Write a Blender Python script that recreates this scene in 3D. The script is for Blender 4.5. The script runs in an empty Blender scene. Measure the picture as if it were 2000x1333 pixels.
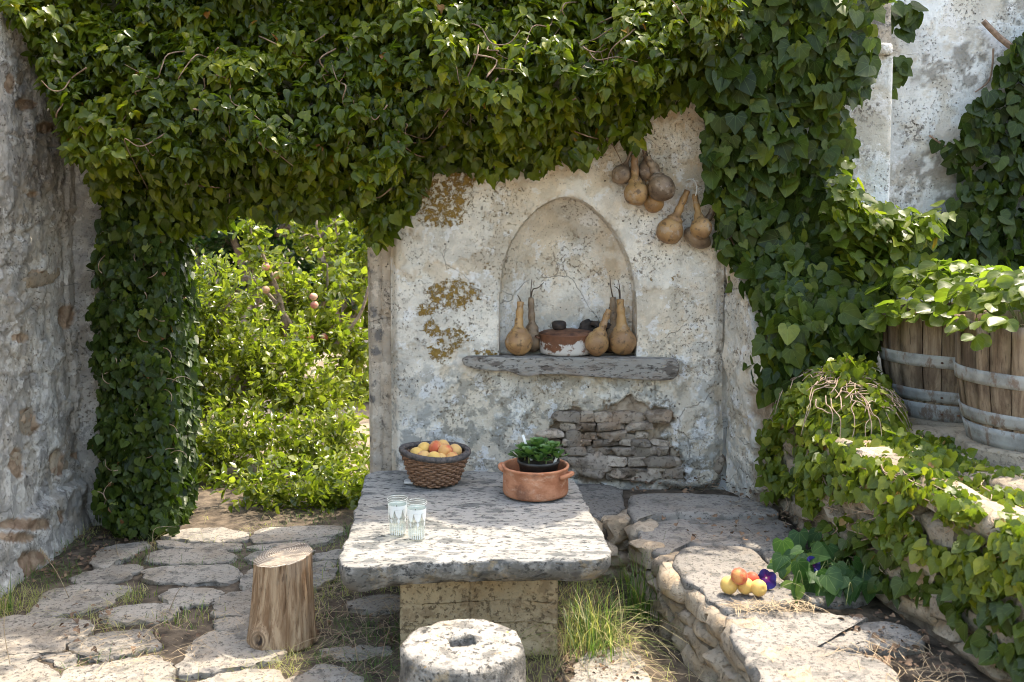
import bpy, math, random
import numpy as np
from mathutils import Matrix, Vector

random.seed(7)
RNG = np.random.default_rng(11)
SC = bpy.context.scene
COL = SC.collection
R = math.radians

# ------------------------------------------------------------------ camera, sky, sun, exposure
EYE = 1.66
TILT = R(4.0)
SHIFT = -0.068
cam_d = bpy.data.cameras.new('camera')
cam = bpy.data.objects.new('camera', cam_d)
COL.objects.link(cam)
cam.location = (0, 0, EYE)
cam.rotation_euler = (R(90) - TILT, 0, 0)
cam_d.sensor_width = 36.0
cam_d.lens = 36.0
cam_d.shift_y = SHIFT
cam_d.clip_start = 0.05
cam_d.clip_end = 500
cam_d.dof.use_dof = True
cam_d.dof.focus_distance = 4.6
cam_d.dof.aperture_fstop = 3.6
SC.camera = cam

SUN_DIR = Vector((0.36, 0.33, 1.0)).normalized()
world = bpy.data.worlds.new('World')
SC.world = world
world.use_nodes = True
wn = world.node_tree
bg = wn.nodes['Background']
sky = wn.nodes.new('ShaderNodeTexSky')
sky.sky_type = 'NISHITA'
sky.sun_disc = False
sky.sun_elevation = math.asin(SUN_DIR.z)
sky.sun_rotation = math.atan2(SUN_DIR.x, SUN_DIR.y)
sky.altitude = 0
sky.dust_density = 4.0
sky.air_density = 1.6
sky.ozone_density = 0.0
wn.links.new(sky.outputs[0], bg.inputs[0])
bg.inputs[1].default_value = 0.15
sun_d = bpy.data.lights.new('sun', 'SUN')
sun_d.energy = 2.15
sun_d.angle = R(0.5)
sun_d.color = (1.0, 0.91, 0.77)
sun = bpy.data.objects.new('sun', sun_d)
COL.objects.link(sun)
sun.location = (3, 4, 9)
sun.rotation_euler = SUN_DIR.to_track_quat('Z', 'Y').to_euler()
SC.view_settings.view_transform = 'Standard'
SC.view_settings.look = 'None'
SC.view_settings.gamma = 1.0
SC.view_settings.exposure = 1.92
SC.render.engine = 'CYCLES'
SC.cycles.use_denoising = True
SC.cycles.filter_width = 1.0
SC.cycles.max_bounces = 7
SC.cycles.diffuse_bounces = 4
SC.cycles.use_adaptive_sampling = True
SC.cycles.adaptive_threshold = 0.02
SC.cycles.transparent_max_bounces = 12

# ------------------------------------------------------------------ photo pixel -> world
def ray(px, py):
    px = np.asarray(px, float); py = np.asarray(py, float)
    u = (px - 1000) / 2000; v = (666.5 - py) / 2000 + SHIFT
    c, s = math.cos(TILT), math.sin(TILT)
    y = c + v * s; z = -s + v * c
    return u / y, z / y           # per metre of depth
def atY(px, py, Y):
    a, b = ray(px, py); Y = np.asarray(Y, float) + 0 * a
    return np.stack([a * Y, Y, EYE + b * Y], -1)
def atZ(px, py, z):
    a, b = ray(px, py); Y = (z - EYE) / b
    return np.stack([a * Y, Y, EYE + b * Y], -1)
def atX(px, py, X):
    a, b = ray(px, py); Y = X / a
    return np.stack([a * Y, Y, EYE + b * Y], -1)
def project(P):
    c, s = math.cos(TILT), math.sin(TILT)
    x = P[:, 0]; y = P[:, 1]; z = P[:, 2] - EYE
    d = y * c - z * s; up = y * s + z * c
    return 1000 + 2000 * x / d, 666.5 - 2000 * (up / d - SHIFT), d

# ------------------------------------------------------------------ numpy noise
def _hash(i, j, k, seed):
    h = (i * 374761393 + j * 668265263 + k * 2147483647 + seed * 144665) & 0xffffffff
    h = ((h ^ (h >> 13)) * 1274126177) & 0xffffffff
    h = ((h ^ (h >> 16)) * 2246822519) & 0xffffffff
    return ((h ^ (h >> 15)) & 0xffff) / 65535.0
def vnoise(P, seed=0):
    P = np.atleast_2d(P)
    f = np.floor(P); i = f.astype(np.int64); t = P - f; t = t * t * (3 - 2 * t)
    out = 0
    for a in (0, 1):
        for b in (0, 1):
            for c in (0, 1):
                w = (t[:, 0] if a else 1 - t[:, 0]) * (t[:, 1] if b else 1 - t[:, 1]) * (t[:, 2] if c else 1 - t[:, 2])
                out = out + w * _hash(i[:, 0] + a, i[:, 1] + b, i[:, 2] + c, seed)
    return out
def fbm(P, o=4, seed=0, gain=0.5):
    P = np.atleast_2d(np.asarray(P, float)); s = 0; a = 1; tot = 0
    for k in range(o):
        s = s + a * vnoise(P * 2.03 ** k + 17.3 * k, seed + k); tot += a; a *= gain
    return s / tot                # 0..1
def smooth(t, a=0.0, b=1.0):
    t = np.clip((np.asarray(t, float) - a) / (b - a), 0, 1); return t * t * (3 - 2 * t)
def pip(x, y, poly):
    poly = np.asarray(poly, float); ins = np.zeros(np.shape(x), bool); j = len(poly) - 1
    for i in range(len(poly)):
        xi, yi = poly[i][:2]; xj, yj = poly[j][:2]
        if yi != yj:
            ins ^= ((yi > y) != (yj > y)) & (x < (xj - xi) * (y - yi) / (yj - yi) + xi)
        j = i
    return ins
def dist_poly(x, y, poly):
    poly = np.asarray(poly, float); best = np.full(np.shape(x), 1e9); bx = np.array(x, float); by = np.array(y, float)
    for i in range(len(poly)):
        a = poly[i]; b = poly[(i + 1) % len(poly)]; d = b - a; L = d @ d + 1e-12
        t = np.clip(((x - a[0]) * d[0] + (y - a[1]) * d[1]) / L, 0, 1)
        qx = a[0] + t * d[0]; qy = a[1] + t * d[1]; dd = np.hypot(x - qx, y - qy)
        m = dd < best; best = np.where(m, dd, best); bx = np.where(m, qx, bx); by = np.where(m, qy, by)
    return best, bx, by
def catmull(pts, n, closed=False):
    P = np.asarray(pts, float); m = len(P); out = []
    segs = m if closed else m - 1
    for i in range(segs):
        if closed: p0, p1, p2, p3 = P[(i - 1) % m], P[i], P[(i + 1) % m], P[(i + 2) % m]
        else: p0, p1, p2, p3 = P[max(i - 1, 0)], P[i], P[i + 1], P[min(i + 2, m - 1)]
        for t in np.linspace(0, 1, n, endpoint=False):
            out.append(0.5 * ((2 * p1) + (-p0 + p2) * t + (2 * p0 - 5 * p1 + 4 * p2 - p3) * t * t + (-p0 + 3 * p1 - 3 * p2 + p3) * t ** 3))
    if not closed: out.append(P[-1])
    return np.array(out)
def resample(poly, n):
    P = np.vstack([poly, poly[:1]]); s = np.r_[0, np.cumsum(np.linalg.norm(np.diff(P, axis=0), axis=1))]
    t = np.linspace(0, s[-1], n, endpoint=False)
    return np.stack([np.interp(t, s, P[:, k]) for k in range(P.shape[1])], -1)

# ------------------------------------------------------------------ scene helpers
def tag(o, label=None, cat=None, group=None, kind=None):
    if label: o['label'] = label
    if cat: o['category'] = cat
    if group: o['group'] = group
    if kind: o['kind'] = kind
    return o
def empty(name, loc=(0, 0, 0), **k):
    o = bpy.data.objects.new(name, None); o.empty_display_size = 0.05
    o.location = Vector([float(c) for c in loc]); COL.objects.link(o)
    return tag(o, **k)
def wloc(o):
    v = Vector(o.location)
    while o.parent: o = o.parent; v += Vector(o.location)
    return v
def obj(name, me, mat=None, parent=None, M=None, **k):
    """me in world coordinates (or placed by M); parents carry translation only"""
    o = bpy.data.objects.new(name, me)
    if mat is not None and (len(me.materials) == 0): me.materials.append(mat)
    COL.objects.link(o)
    if parent is not None:
        o.parent = parent
        T = Matrix.Translation(-wloc(parent))
        o.matrix_local = T @ (M if M is not None else Matrix())
    elif M is not None:
        o.matrix_world = M
    return tag(o, **k)
def mesh(name, V, F, smoothf=True, uv=None, attrs=None, sharp=0):
    """V Nx3; F MxK array (all same K) or list of polygons"""
    me = bpy.data.meshes.new(name)
    V = np.ascontiguousarray(V, dtype=np.float32)
    if isinstance(F, np.ndarray):
        m, k = F.shape
        me.vertices.add(len(V)); me.vertices.foreach_set('co', V.ravel())
        me.loops.add(m * k); me.loops.foreach_set('vertex_index', np.ascontiguousarray(F, dtype=np.int32).ravel())
        me.polygons.add(m); me.polygons.foreach_set('loop_start', np.arange(0, m * k, k, dtype=np.int32))
        me.update(calc_edges=True)
    else:
        me.from_pydata(V.tolist(), [], [list(map(int, f)) for f in F])
    me.polygons.foreach_set('use_smooth', np.full(len(me.polygons), bool(smoothf)))
    if uv is not None:
        a = me.attributes.new('leafuv', 'FLOAT_VECTOR', 'POINT')
        a.data.foreach_set('vector', np.ascontiguousarray(np.c_[uv, np.zeros(len(uv))], dtype=np.float32).ravel())
    for nme, val in (attrs or {}).items():
        a = me.attributes.new(nme, 'FLOAT', 'POINT')
        a.data.foreach_set('value', np.ascontiguousarray(np.broadcast_to(val, (len(V),)), dtype=np.float32))
    me.validate()
    if sharp: me.set_sharp_from_angle(angle=R(sharp))
    return me
def join(parts):
    """list of (V, F list) -> one"""
    V = []; F = []; n = 0
    for v, f in parts:
        V.append(np.asarray(v, float)); F += [[int(i) + n for i in q] for q in f]; n += len(v)
    return np.vstack(V), F
def grid_faces(nu, nv, wrap=False):
    i, j = np.meshgrid(np.arange(nu if wrap else nu - 1), np.arange(nv - 1), indexing='ij')
    a = i * nv + j; i2 = (i + 1) % nu; b = i2 * nv + j
    return np.stack([a, b, b + 1, a + 1], -1).reshape(-1, 4)
def tube(pts, rad, n=6, cap=True):
    P = np.asarray(pts, float); m = len(P); rad = np.broadcast_to(np.asarray(rad, float), (m,))
    T = np.gradient(P, axis=0); T /= np.linalg.norm(T, axis=1)[:, None] + 1e-9
    ref = np.array([0, 0, 1.0]) if abs(T[0][2]) < 0.9 else np.array([1.0, 0, 0])
    V = []
    x = np.cross(T[0], ref); x /= np.linalg.norm(x) + 1e-9
    for i in range(m):
        x = x - T[i] * (x @ T[i]); x /= np.linalg.norm(x) + 1e-9; y = np.cross(T[i], x)
        a = np.arange(n) * 2 * np.pi / n
        V.append(P[i] + rad[i] * (np.cos(a)[:, None] * x + np.sin(a)[:, None] * y))
    F = [[i * n + j, i * n + (j + 1) % n, (i + 1) * n + (j + 1) % n, (i + 1) * n + j] for i in range(m - 1) for j in range(n)]
    if cap:
        F.append(list(range(n))[::-1]); F.append([(m - 1) * n + j for j in range(n)])
    return np.vstack(V), F
def lathe(prof, n=32, cx=0, cy=0, disp=None):
    prof = np.asarray(prof, float); a = np.arange(n) * 2 * np.pi / n; V = []
    for r, z in prof:
        V.append(np.stack([cx + r * np.cos(a), cy + r * np.sin(a), np.full(n, z)], -1))
    V = np.vstack(V); m = len(prof)
    F = [[i * n + j, i * n + (j + 1) % n, (i + 1) * n + (j + 1) % n, (i + 1) * n + j] for i in range(m - 1) for j in range(n)]
    if prof[0][0] > 1e-6: F.append(list(range(n))[::-1])
    if prof[-1][0] > 1e-6: F.append([(m - 1) * n + j for j in range(n)])
    return V, F
def box(x0, x1, y0, y1, z0, z1):
    V = np.array([(x, y, z) for x in (x0, x1) for y in (y0, y1) for z in (z0, z1)], float)
    return V, [[0, 1, 3, 2], [4, 6, 7, 5], [0, 4, 5, 1], [2, 3, 7, 6], [0, 2, 6, 4], [1, 5, 7, 3]]
def slab(poly, z0, z1, bevel=0.015, rough=0.008, n=56, seed=0, tilt=(0, 0), under=0.0, freq=6.0, chips=0.012):
    """stone slab from an xy outline: rounded, chipped edge, uneven top; returns V, F"""
    P = np.asarray(poly, float)[:, :2]
    for _ in range(2):
        Q = np.roll(P, -1, 0); P = np.stack([P * 0.8 + Q * 0.2, P * 0.2 + Q * 0.8], 1).reshape(-1, 2)
    P = resample(P, n)
    c = P.mean(0)
    nz = fbm(np.c_[P * 11, np.full(n, seed * 3.7)], 4, seed, 0.6) - 0.5
    d = P - c; L = np.linalg.norm(d, axis=1)[:, None]
    P = P + d / L * (nz[:, None] * 2 * chips)
    d = P - c; L = np.linalg.norm(d, axis=1)[:, None]
    h = z1 - z0
    rings = []
    def ring(inset, z): rings.append(np.c_[c + d * np.maximum(1 - inset / L, 0.02), np.full(n, z)])
    ring(under + bevel, z0); ring(under * 0.6, z0 + h * 0.25); ring(0.0, z0 + h * 0.6); ring(0.0, z1 - bevel); ring(bevel * 0.3, z1 - bevel * 0.35); ring(bevel, z1)
    for s in (0.87, 0.72, 0.55, 0.38, 0.2):
        rings.append(np.c_[c + (d * (1 - bevel / L)) * s, np.full(n, z1)])
    V = np.vstack(rings + [np.array([[c[0], c[1], z1]])])
    m = len(rings)
    disp = (fbm(V * freq + seed * 5.1, 4, seed + 3) - 0.5) * 2 * rough
    w = smooth(V[:, 2], z0, z1 - bevel)
    V[:, 2] += disp * w + (V[:, 0] - c[0]) * tilt[0] + (V[:, 1] - c[1]) * tilt[1]
    side = (fbm(V * 22 + seed * 2.2, 4, seed + 9, 0.6) - 0.5) * chips * 2.0
    rr = V[:, :2] - c; ll = np.linalg.norm(rr, axis=1)[:, None] + 1e-6
    sel = np.zeros(len(V)); sel[:5 * n] = 1
    V[:, :2] += rr / ll * (side * sel)[:, None]
    F = [[i * n + j, i * n + (j + 1) % n, (i + 1) * n + (j + 1) % n, (i + 1) * n + j] for i in range(m - 1) for j in range(n)]
    F += [[(m - 1) * n + j, (m - 1) * n + (j + 1) % n, m * n] for j in range(n)]
    F.append(list(range(n))[::-1])
    return V, F
def rock_variants(k, seed=0, rough=0.22, square=2.6):
    """unit rocks (-.5...5), superellipsoid with noise, few faces"""
    out = []
    for q in range(k):
        nu, nv = 12, 8; V = []
        for j in range(1, nv):
            ph = math.pi * j / nv - math.pi / 2
            for i in range(nu):
                th = 2 * math.pi * i / nu + 0.3 * q
                e = lambda v: math.copysign(abs(v) ** (2 / square), v)
                V.append((0.5 * e(math.cos(ph)) * e(math.cos(th)), 0.5 * e(math.cos(ph)) * e(math.sin(th)), 0.5 * e(math.sin(ph))))
        V = np.array(V + [(0, 0, -0.5), (0, 0, 0.5)])
        nzz = np.stack([fbm(V * 1.9 + 31 * q + 7 * a, 2, seed + q * 3 + a) - 0.5 for a in range(3)], -1)
        nz2 = np.stack([fbm(V * 4.5 + 13 * q + 5 * a, 2, seed + q * 5 + a + 40) - 0.5 for a in range(3)], -1)
        V = V + nzz * rough * 2 * np.array([1, 1, 0.8]) + nz2 * rough * 0.9
        F = [[j * nu + i, j * nu + (i + 1) % nu, (j + 1) * nu + (i + 1) % nu, (j + 1) * nu + i] for j in range(nv - 2) for i in range(nu)]
        F += [[(i + 1) % nu, i, len(V) - 2] for i in range(nu)] + [[(nv - 2) * nu + i, (nv - 2) * nu + (i + 1) % nu, len(V) - 1] for i in range(nu)]
        out.append(mesh('stone', V, F, sharp=38))
    return out
# ------------------------------------------------------------------ procedural materials
class NT:
    def __init__(self, name):
        self.m = bpy.data.materials.new(name); self.m.use_nodes = True
        self.t = self.m.node_tree; self.n = self.t.nodes
        self.b = self.n['Principled BSDF']; self.out = self.n['Material Output']
        self._pos = None
    def set(self, sock, v):
        if hasattr(v, 'is_output'): self.t.links.new(v, sock)
        elif isinstance(v, (tuple, list)) and len(v) == 3 and sock.type == 'RGBA': sock.default_value = (*v, 1)
        else: sock.default_value = v
    def pos(self):
        if self._pos is None: self._pos = self.n.new('ShaderNodeNewGeometry').outputs['Position']
        return self._pos
    def objpos(self):
        return self.n.new('ShaderNodeTexCoord').outputs['Object']
    def map(self, v, scale=(1, 1, 1), loc=(0, 0, 0), rot=(0, 0, 0)):
        k = self.n.new('ShaderNodeMapping'); self.set(k.inputs[0], v)
        k.inputs['Scale'].default_value = scale; k.inputs['Location'].default_value = loc; k.inputs['Rotation'].default_value = rot
        return k.outputs[0]
    def noise(self, scale, detail=5, rough=0.55, v=None, dist=0.0):
        k = self.n.new('ShaderNodeTexNoise'); self.set(k.inputs['Vector'], v if v is not None else self.pos())
        k.inputs['Scale'].default_value = scale; k.inputs['Detail'].default_value = detail
        k.inputs['Roughness'].default_value = rough; k.inputs['Distortion'].default_value = dist
        return k.outputs[0]
    def noisec(self, scale):
        k = self.n.new('ShaderNodeTexNoise'); self.set(k.inputs['Vector'], self.pos()); k.inputs['Scale'].default_value = scale; k.inputs['Detail'].default_value = 4
        return k.outputs[1]
    def voro(self, scale, v=None, feature='F1', out='Distance', rnd=1.0):
        k = self.n.new('ShaderNodeTexVoronoi'); k.feature = feature; self.set(k.inputs['Vector'], v if v is not None else self.pos())
        k.inputs['Scale'].default_value = scale; k.inputs['Randomness'].default_value = rnd
        return k.outputs[out]
    def ramp(self, f, stops, mode='LINEAR'):
        k = self.n.new('ShaderNodeValToRGB'); k.color_ramp.interpolation = mode; e = k.color_ramp.elements
        while len(e) < len(stops): e.new(0.5)
        for q, (p, c) in zip(e, stops):
            q.position = p; q.color = (*c, 1) if isinstance(c, (tuple, list)) else (c, c, c, 1)
        self.set(k.inputs[0], f); return k.outputs[0]
    def step(self, f, a, b):
        k = self.n.new('ShaderNodeMapRange'); k.interpolation_type = 'SMOOTHSTEP'; self.set(k.inputs[0], f)
        k.inputs[1].default_value = a; k.inputs[2].default_value = b
        return k.outputs[0]
    def mix(self, f, a, b, mode='MIX'):
        k = self.n.new('ShaderNodeMix'); k.data_type = 'RGBA'; k.blend_type = mode
        self.set(k.inputs[0], f); self.set(k.inputs[6], a); self.set(k.inputs[7], b); return k.outputs[2]
    def math(self, op, a, b=0.0, c=None):
        k = self.n.new('ShaderNodeMath'); k.operation = op; self.set(k.inputs[0], a); self.set(k.inputs[1], b)
        if c is not None: self.set(k.inputs[2], c)
        return k.outputs[0]
    def attr(self, name, out='Fac'):
        k = self.n.new('ShaderNodeAttribute'); k.attribute_name = name; return k.outputs[out]
    def rnd(self):
        return self.n.new('ShaderNodeObjectInfo').outputs['Random']
    def bump(self, h, strength=0.5, dist=0.01):
        k = self.n.new('ShaderNodeBump'); k.inputs['Strength'].default_value = strength; k.inputs['Distance'].default_value = dist
        self.set(k.inputs['Height'], h); return k.outputs[0]
    def done(self, col, rough=0.85, normal=None, spec=0.3):
        self.set(self.b.inputs['Base Color'], col); self.set(self.b.inputs['Roughness'], rough)
        self.b.inputs['Specular IOR Level'].default_value = spec
        if normal is not None: self.t.links.new(normal, self.b.inputs['Normal'])
        return self.m

def stone_mat(name, pale, dark, ochre, speck=0.5, ochre_amt=0.4, dark_amt=0.5, bumpd=0.012, per_obj=0.25, fine=90.0, stretch=(1, 1, 1), lich=0.25, side=0.0):
    g = NT(name); p = g.map(g.pos(), stretch)
    big = g.noise(3.2, 5, v=p); mid = g.noise(14, 6, 0.62, v=p); fin = g.noise(fine, 5, 0.7, v=p)
    c = g.mix(g.step(big, 0.35, 0.7), pale, tuple(x * 0.78 for x in pale))
    c = g.mix(g.math('MULTIPLY', g.step(g.noise(6.5, 6, 0.6, v=g.map(p, loc=(5, 2, 1))), 0.48, 0.66), ochre_amt), c, ochre)
    c = g.mix(g.math('MULTIPLY', g.step(mid, 0.52, 0.61), dark_amt), c, dark)
    c = g.mix(g.math('MULTIPLY', g.step(fin, 0.555, 0.605), speck), c, tuple(x * 0.5 for x in dark))
    spot = g.math('MULTIPLY', g.step(g.noise(40, 3, 0.5, v=g.map(p, loc=(9, 1, 4))), 0.66, 0.72), lich)
    c = g.mix(spot, c, (0.36, 0.21, 0.05))
    if side:
        # black and ochre lichen crust that grows on the upright faces
        sz = g.n.new('ShaderNodeSeparateXYZ'); g.set(sz.inputs[0], g.n.new('ShaderNodeNewGeometry').outputs['True Normal'])
        up = g.step(sz.outputs[2], 0.75, 0.25)
        c = g.mix(g.math('MULTIPLY', g.math('MULTIPLY', up, g.step(g.noise(16, 6, 0.7, v=g.map(g.pos(), loc=(2, 7, 3))), 0.38, 0.56)), side), c, (0.085, 0.08, 0.07))
        c = g.mix(g.math('MULTIPLY', g.math('MULTIPLY', up, g.step(g.noise(12, 5, 0.7, v=g.map(g.pos(), loc=(8, 1, 3))), 0.52, 0.66)), side * 0.8), c, (0.33, 0.25, 0.14))
    if per_obj:
        c = g.mix(1.0, c, g.ramp(g.rnd(), [(0, 1 - per_obj), (1, 1.0)]), 'MULTIPLY')
    h = g.math('ADD', g.math('MULTIPLY', mid, 0.8), g.math('MULTIPLY', fin, 0.45)); h = g.math('SUBTRACT', h, g.math('MULTIPLY', g.step(fin, 0.555, 0.605), 0.12))
    h = g.math('SUBTRACT', h, g.math('MULTIPLY', g.step(g.noise(55, 2, v=g.map(p, loc=(3, 3, 3))), 0.62, 0.7), 0.35))
    return g.done(c, 0.9, g.bump(h, 0.9, bumpd), 0.2)

def plaster_mat(name, base, warm, grey, deep, loss_c=((0.26, 0.195, 0.135), (0.46, 0.375, 0.285))):
    g = NT(name); p = g.pos()
    flake = g.attr('flake'); loss = g.attr('loss'); warmm = g.attr('warm'); lich = g.attr('lichen'); greym = g.attr('grey')
    big = g.noise(2.6, 6, 0.6); mid = g.noise(11, 7, 0.65); fin = g.noise(70, 5, 0.7); vf = g.noise(170, 3, 0.6)
    c = g.mix(g.step(big, 0.4, 0.62), base, tuple(x * 0.72 for x in base))
    c = g.mix(g.math('MULTIPLY', g.step(g.noise(7, 6, 0.7, v=g.map(p, loc=(3, 8, 1))), 0.42, 0.62), warmm), c, warm)
    gm = g.math('MULTIPLY', g.step(mid, 0.46, 0.555), greym)
    c = g.mix(gm, c, grey)
    c = g.mix(flake, g.mix(1.0, c, (0.87, 0.82, 0.75), 'MULTIPLY'), c)
    # flaked limewash edges: pale islands
    c = g.mix(g.math('MULTIPLY', g.step(g.noise(9, 8, 0.72, v=g.map(p, loc=(1, 1, 7))), 0.55, 0.58), 0.55), c, tuple(min(x * 1.28, 0.8) for x in base))
    crk = g.voro(2.3, v=g.mix(0.12, p, g.noisec(5)), feature='DISTANCE_TO_EDGE')
    crk = g.math('MULTIPLY', g.step(crk, 0.005, 0.0015), g.step(g.noise(2.1, 3, v=g.map(p, loc=(6, 6, 6))), 0.56, 0.62))
    pit = g.math('MULTIPLY', g.step(fin, 0.57, 0.615), g.step(g.noise(5, 4, v=g.map(p, loc=(2, 9, 5))), 0.38, 0.62))
    c = g.mix(g.math('MULTIPLY', pit, 0.75), c, deep)
    patch = g.math('MULTIPLY', g.step(g.noise(5.5, 5, 0.6, v=g.map(p, loc=(4, 4, 9))), 0.56, 0.68), g.step(g.noise(48, 4, 0.65, v=g.map(p, loc=(2, 6, 2))), 0.5, 0.555))
    c = g.mix(g.math('MULTIPLY', patch, 0.8), c, tuple(x * 0.8 for x in deep))
    spots = g.step(g.voro(26, v=g.map(p, loc=(0.3, 0, 0.2))), 0.13, 0.07)
    spots = g.math('MULTIPLY', spots, g.step(g.noise(4, 3), 0.44, 0.56))
    c = g.mix(g.math('MULTIPLY', spots, 0.9), c, (0.07, 0.055, 0.045))
    sp2 = g.math('MULTIPLY', g.step(g.voro(58, v=g.map(p, loc=(1.3, 0, 5.2))), 0.2, 0.11), g.step(g.noise(6.5, 4, v=g.map(p, loc=(8, 2, 2))), 0.5, 0.6))
    c = g.mix(g.math('MULTIPLY', sp2, 0.75), c, (0.10, 0.075, 0.055))
    c = g.mix(g.math('MULTIPLY', crk, 0.35), c, (0.09, 0.07, 0.055))
    lm = g.math('MULTIPLY', lich, 1.0)
    lm2 = g.step(g.math('ADD', g.math('MULTIPLY', lm, 0.56), g.math('MULTIPLY', g.math('SUBTRACT', g.noise(36, 8, 0.82, v=g.map(p, loc=(7, 1, 2))), 0.5), 3.6)), 0.46, 0.58)
    lm2 = g.math('MULTIPLY', lm2, g.step(lich, 0.02, 0.2))
    c = g.mix(lm2, c, g.mix(g.noise(90, 2), (0.17, 0.10, 0.02), (0.38, 0.25, 0.075)))
    lossc = g.mix(g.step(mid, 0.35, 0.65), *loss_c)
    c = g.mix(loss, c, lossc)
    h = g.math('ADD', g.math('MULTIPLY', mid, 0.9), g.math('MULTIPLY', fin, 0.3))
    h = g.math('SUBTRACT', h, g.math('MULTIPLY', pit, 0.25)); h = g.math('SUBTRACT', h, g.math('MULTIPLY', spots, 0.4))
    h = g.math('SUBTRACT', h, g.math('MULTIPLY', crk, 0.3)); h = g.math('ADD', h, g.math('MULTIPLY', lm2, 0.12)); h = g.math('ADD', h, g.math('MULTIPLY', vf, 0.08))
    return g.done(c, 0.92, g.bump(h, 1.0, 0.018), 0.15)

def leaf_mat(name, stops, trans=0.35, rough=0.36, vein=0.35, veinc=(0.20, 0.30, 0.09), transc=1.7, ang=0.62, spec=0.4):
    g = NT(name); t = g.attr('tint'); uv = g.attr('leafuv', 'Vector')
    c = g.ramp(t, stops)
    c = g.mix(g.step(g.noise(45, 3), 0.35, 0.75), c, g.mix(1.0, c, (0.72, 0.78, 0.7), 'MULTIPLY'))
    if vein > 0:
        s = g.n.new('ShaderNodeSeparateXYZ'); g.set(s.inputs[0], uv)
        a = g.math('ARCTAN2', s.outputs[0], s.outputs[1])
        k = g.math('PINGPONG', g.math('DIVIDE', a, ang), 0.5)
        r = g.math('ADD', g.math('ABSOLUTE', s.outputs[0]), g.math('ABSOLUTE', s.outputs[1]))
        d = g.math('MULTIPLY', k, r)
        vm = g.math('MULTIPLY', g.step(d, 0.035, 0.008), vein)
        c = g.mix(vm, c, veinc)
    g.set(g.b.inputs['Base Color'], c); g.b.inputs['Roughness'].default_value = rough
    g.b.inputs['Specular IOR Level'].default_value = spec
    tb = g.n.new('ShaderNodeBsdfTranslucent')
    tc = g.mix(1.0, c, (transc, transc * 1.15, transc * 0.45), 'MULTIPLY'); g.set(tb.inputs[0], tc)
    mx = g.n.new('ShaderNodeMixShader'); mx.inputs[0].default_value = trans
    g.t.links.new(g.b.outputs[0], mx.inputs[1]); g.t.links.new(tb.outputs[0], mx.inputs[2]); g.t.links.new(mx.outputs[0], g.out.inputs[0])
    return g.m

def flat_mat(name, c0, c1, scale=20, rough=0.8, bumpd=0.004, spec=0.3, stretch=(1, 1, 1), per_obj=0.0, bs=0.6):
    g = NT(name); n = g.noise(scale, 6, 0.62, v=g.map(g.pos(), stretch))
    c = g.mix(g.step(n, 0.32, 0.68), c0, c1)
    if per_obj: c = g.mix(1.0, c, g.ramp(g.rnd(), [(0, 1 - per_obj), (1, 1.0)]), 'MULTIPLY')
    return g.done(c, rough, g.bump(n, bs, bumpd), spec)

def wood_mat(name, pale, dark, stain, stretch=(55, 55, 3.5), per_obj=0.3):
    g = NT(name); q = g.map(g.pos(), stretch); n = g.noise(1.0, 7, 0.65, v=q, dist=0.6); f = g.noise(3.5, 4, 0.6, v=q)
    c = g.mix(g.step(n, 0.35, 0.66), pale, dark)
    c = g.mix(g.math('MULTIPLY', g.step(g.noise(9, 5, 0.6, v=g.map(g.pos(), (1, 1, 0.5))), 0.48, 0.64), 0.7), c, stain)
    c = g.mix(g.math('MULTIPLY', g.step(f, 0.58, 0.68), 0.6), c, tuple(x * 0.4 for x in stain))
    if per_obj: c = g.mix(1.0, c, g.ramp(g.rnd(), [(0, 1 - per_obj), (1, 1.0)]), 'MULTIPLY')
    return g.done(c, 0.85, g.bump(g.math('ADD', n, g.math('MULTIPLY', f, 0.5)), 0.8, 0.004), 0.2)

M = {}
M['paving'] = stone_mat('paving_stone', (0.38, 0.34, 0.285), (0.135, 0.125, 0.11), (0.27, 0.21, 0.145), 0.75, 0.5, 0.6, 0.012, 0.2, 70)
M['bench'] = stone_mat('bench_stone', (0.305, 0.277, 0.24), (0.115, 0.11, 0.10), (0.255, 0.205, 0.15), 0.7, 0.4, 0.6, 0.012, 0.2, 70)
M['table'] = stone_mat('table_stone', (0.31, 0.298, 0.27), (0.095, 0.098, 0.096), (0.255, 0.215, 0.16), 0.95, 0.3, 0.8, 0.014, 0.0, 48, (0.7, 1.3, 1), 0.1, 0.7)
M['mill'] = stone_mat('millstone_stone', (0.34, 0.315, 0.275), (0.105, 0.10, 0.09), (0.26, 0.21, 0.14), 0.95, 0.4, 0.75, 0.02, 0.0, 48, (1, 1, 1), 0.8, 0.75)
M['pedestal'] = stone_mat('pedestal_stone', (0.58, 0.455, 0.285), (0.26, 0.185, 0.11), (0.46, 0.31, 0.15), 0.75, 0.5, 0.6, 0.022, 0.08, 50)
M['rubble'] = stone_mat('rubble_stone', (0.60, 0.50, 0.395), (0.20, 0.15, 0.11), (0.45, 0.29, 0.175), 0.6, 0.65, 0.55, 0.016, 0.6, 50)
M['terrace_stone'] = stone_mat('terrace_wall_stone', (0.46, 0.375, 0.275), (0.22, 0.17, 0.12), (0.42, 0.29, 0.16), 0.4, 0.5, 0.45, 0.014, 0.35, 55)
M['shelf'] = stone_mat('shelf_stone', (0.34, 0.32, 0.285), (0.115, 0.095, 0.08), (0.22, 0.14, 0.09), 0.75, 0.55, 0.85, 0.012, 0.0, 60, (0.6, 1, 1.5))
M['niche_plaster'] = plaster_mat('niche_plaster', (0.83, 0.775, 0.675), (0.67, 0.545, 0.39), (0.40, 0.39, 0.355), (0.20, 0.15, 0.10))
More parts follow.
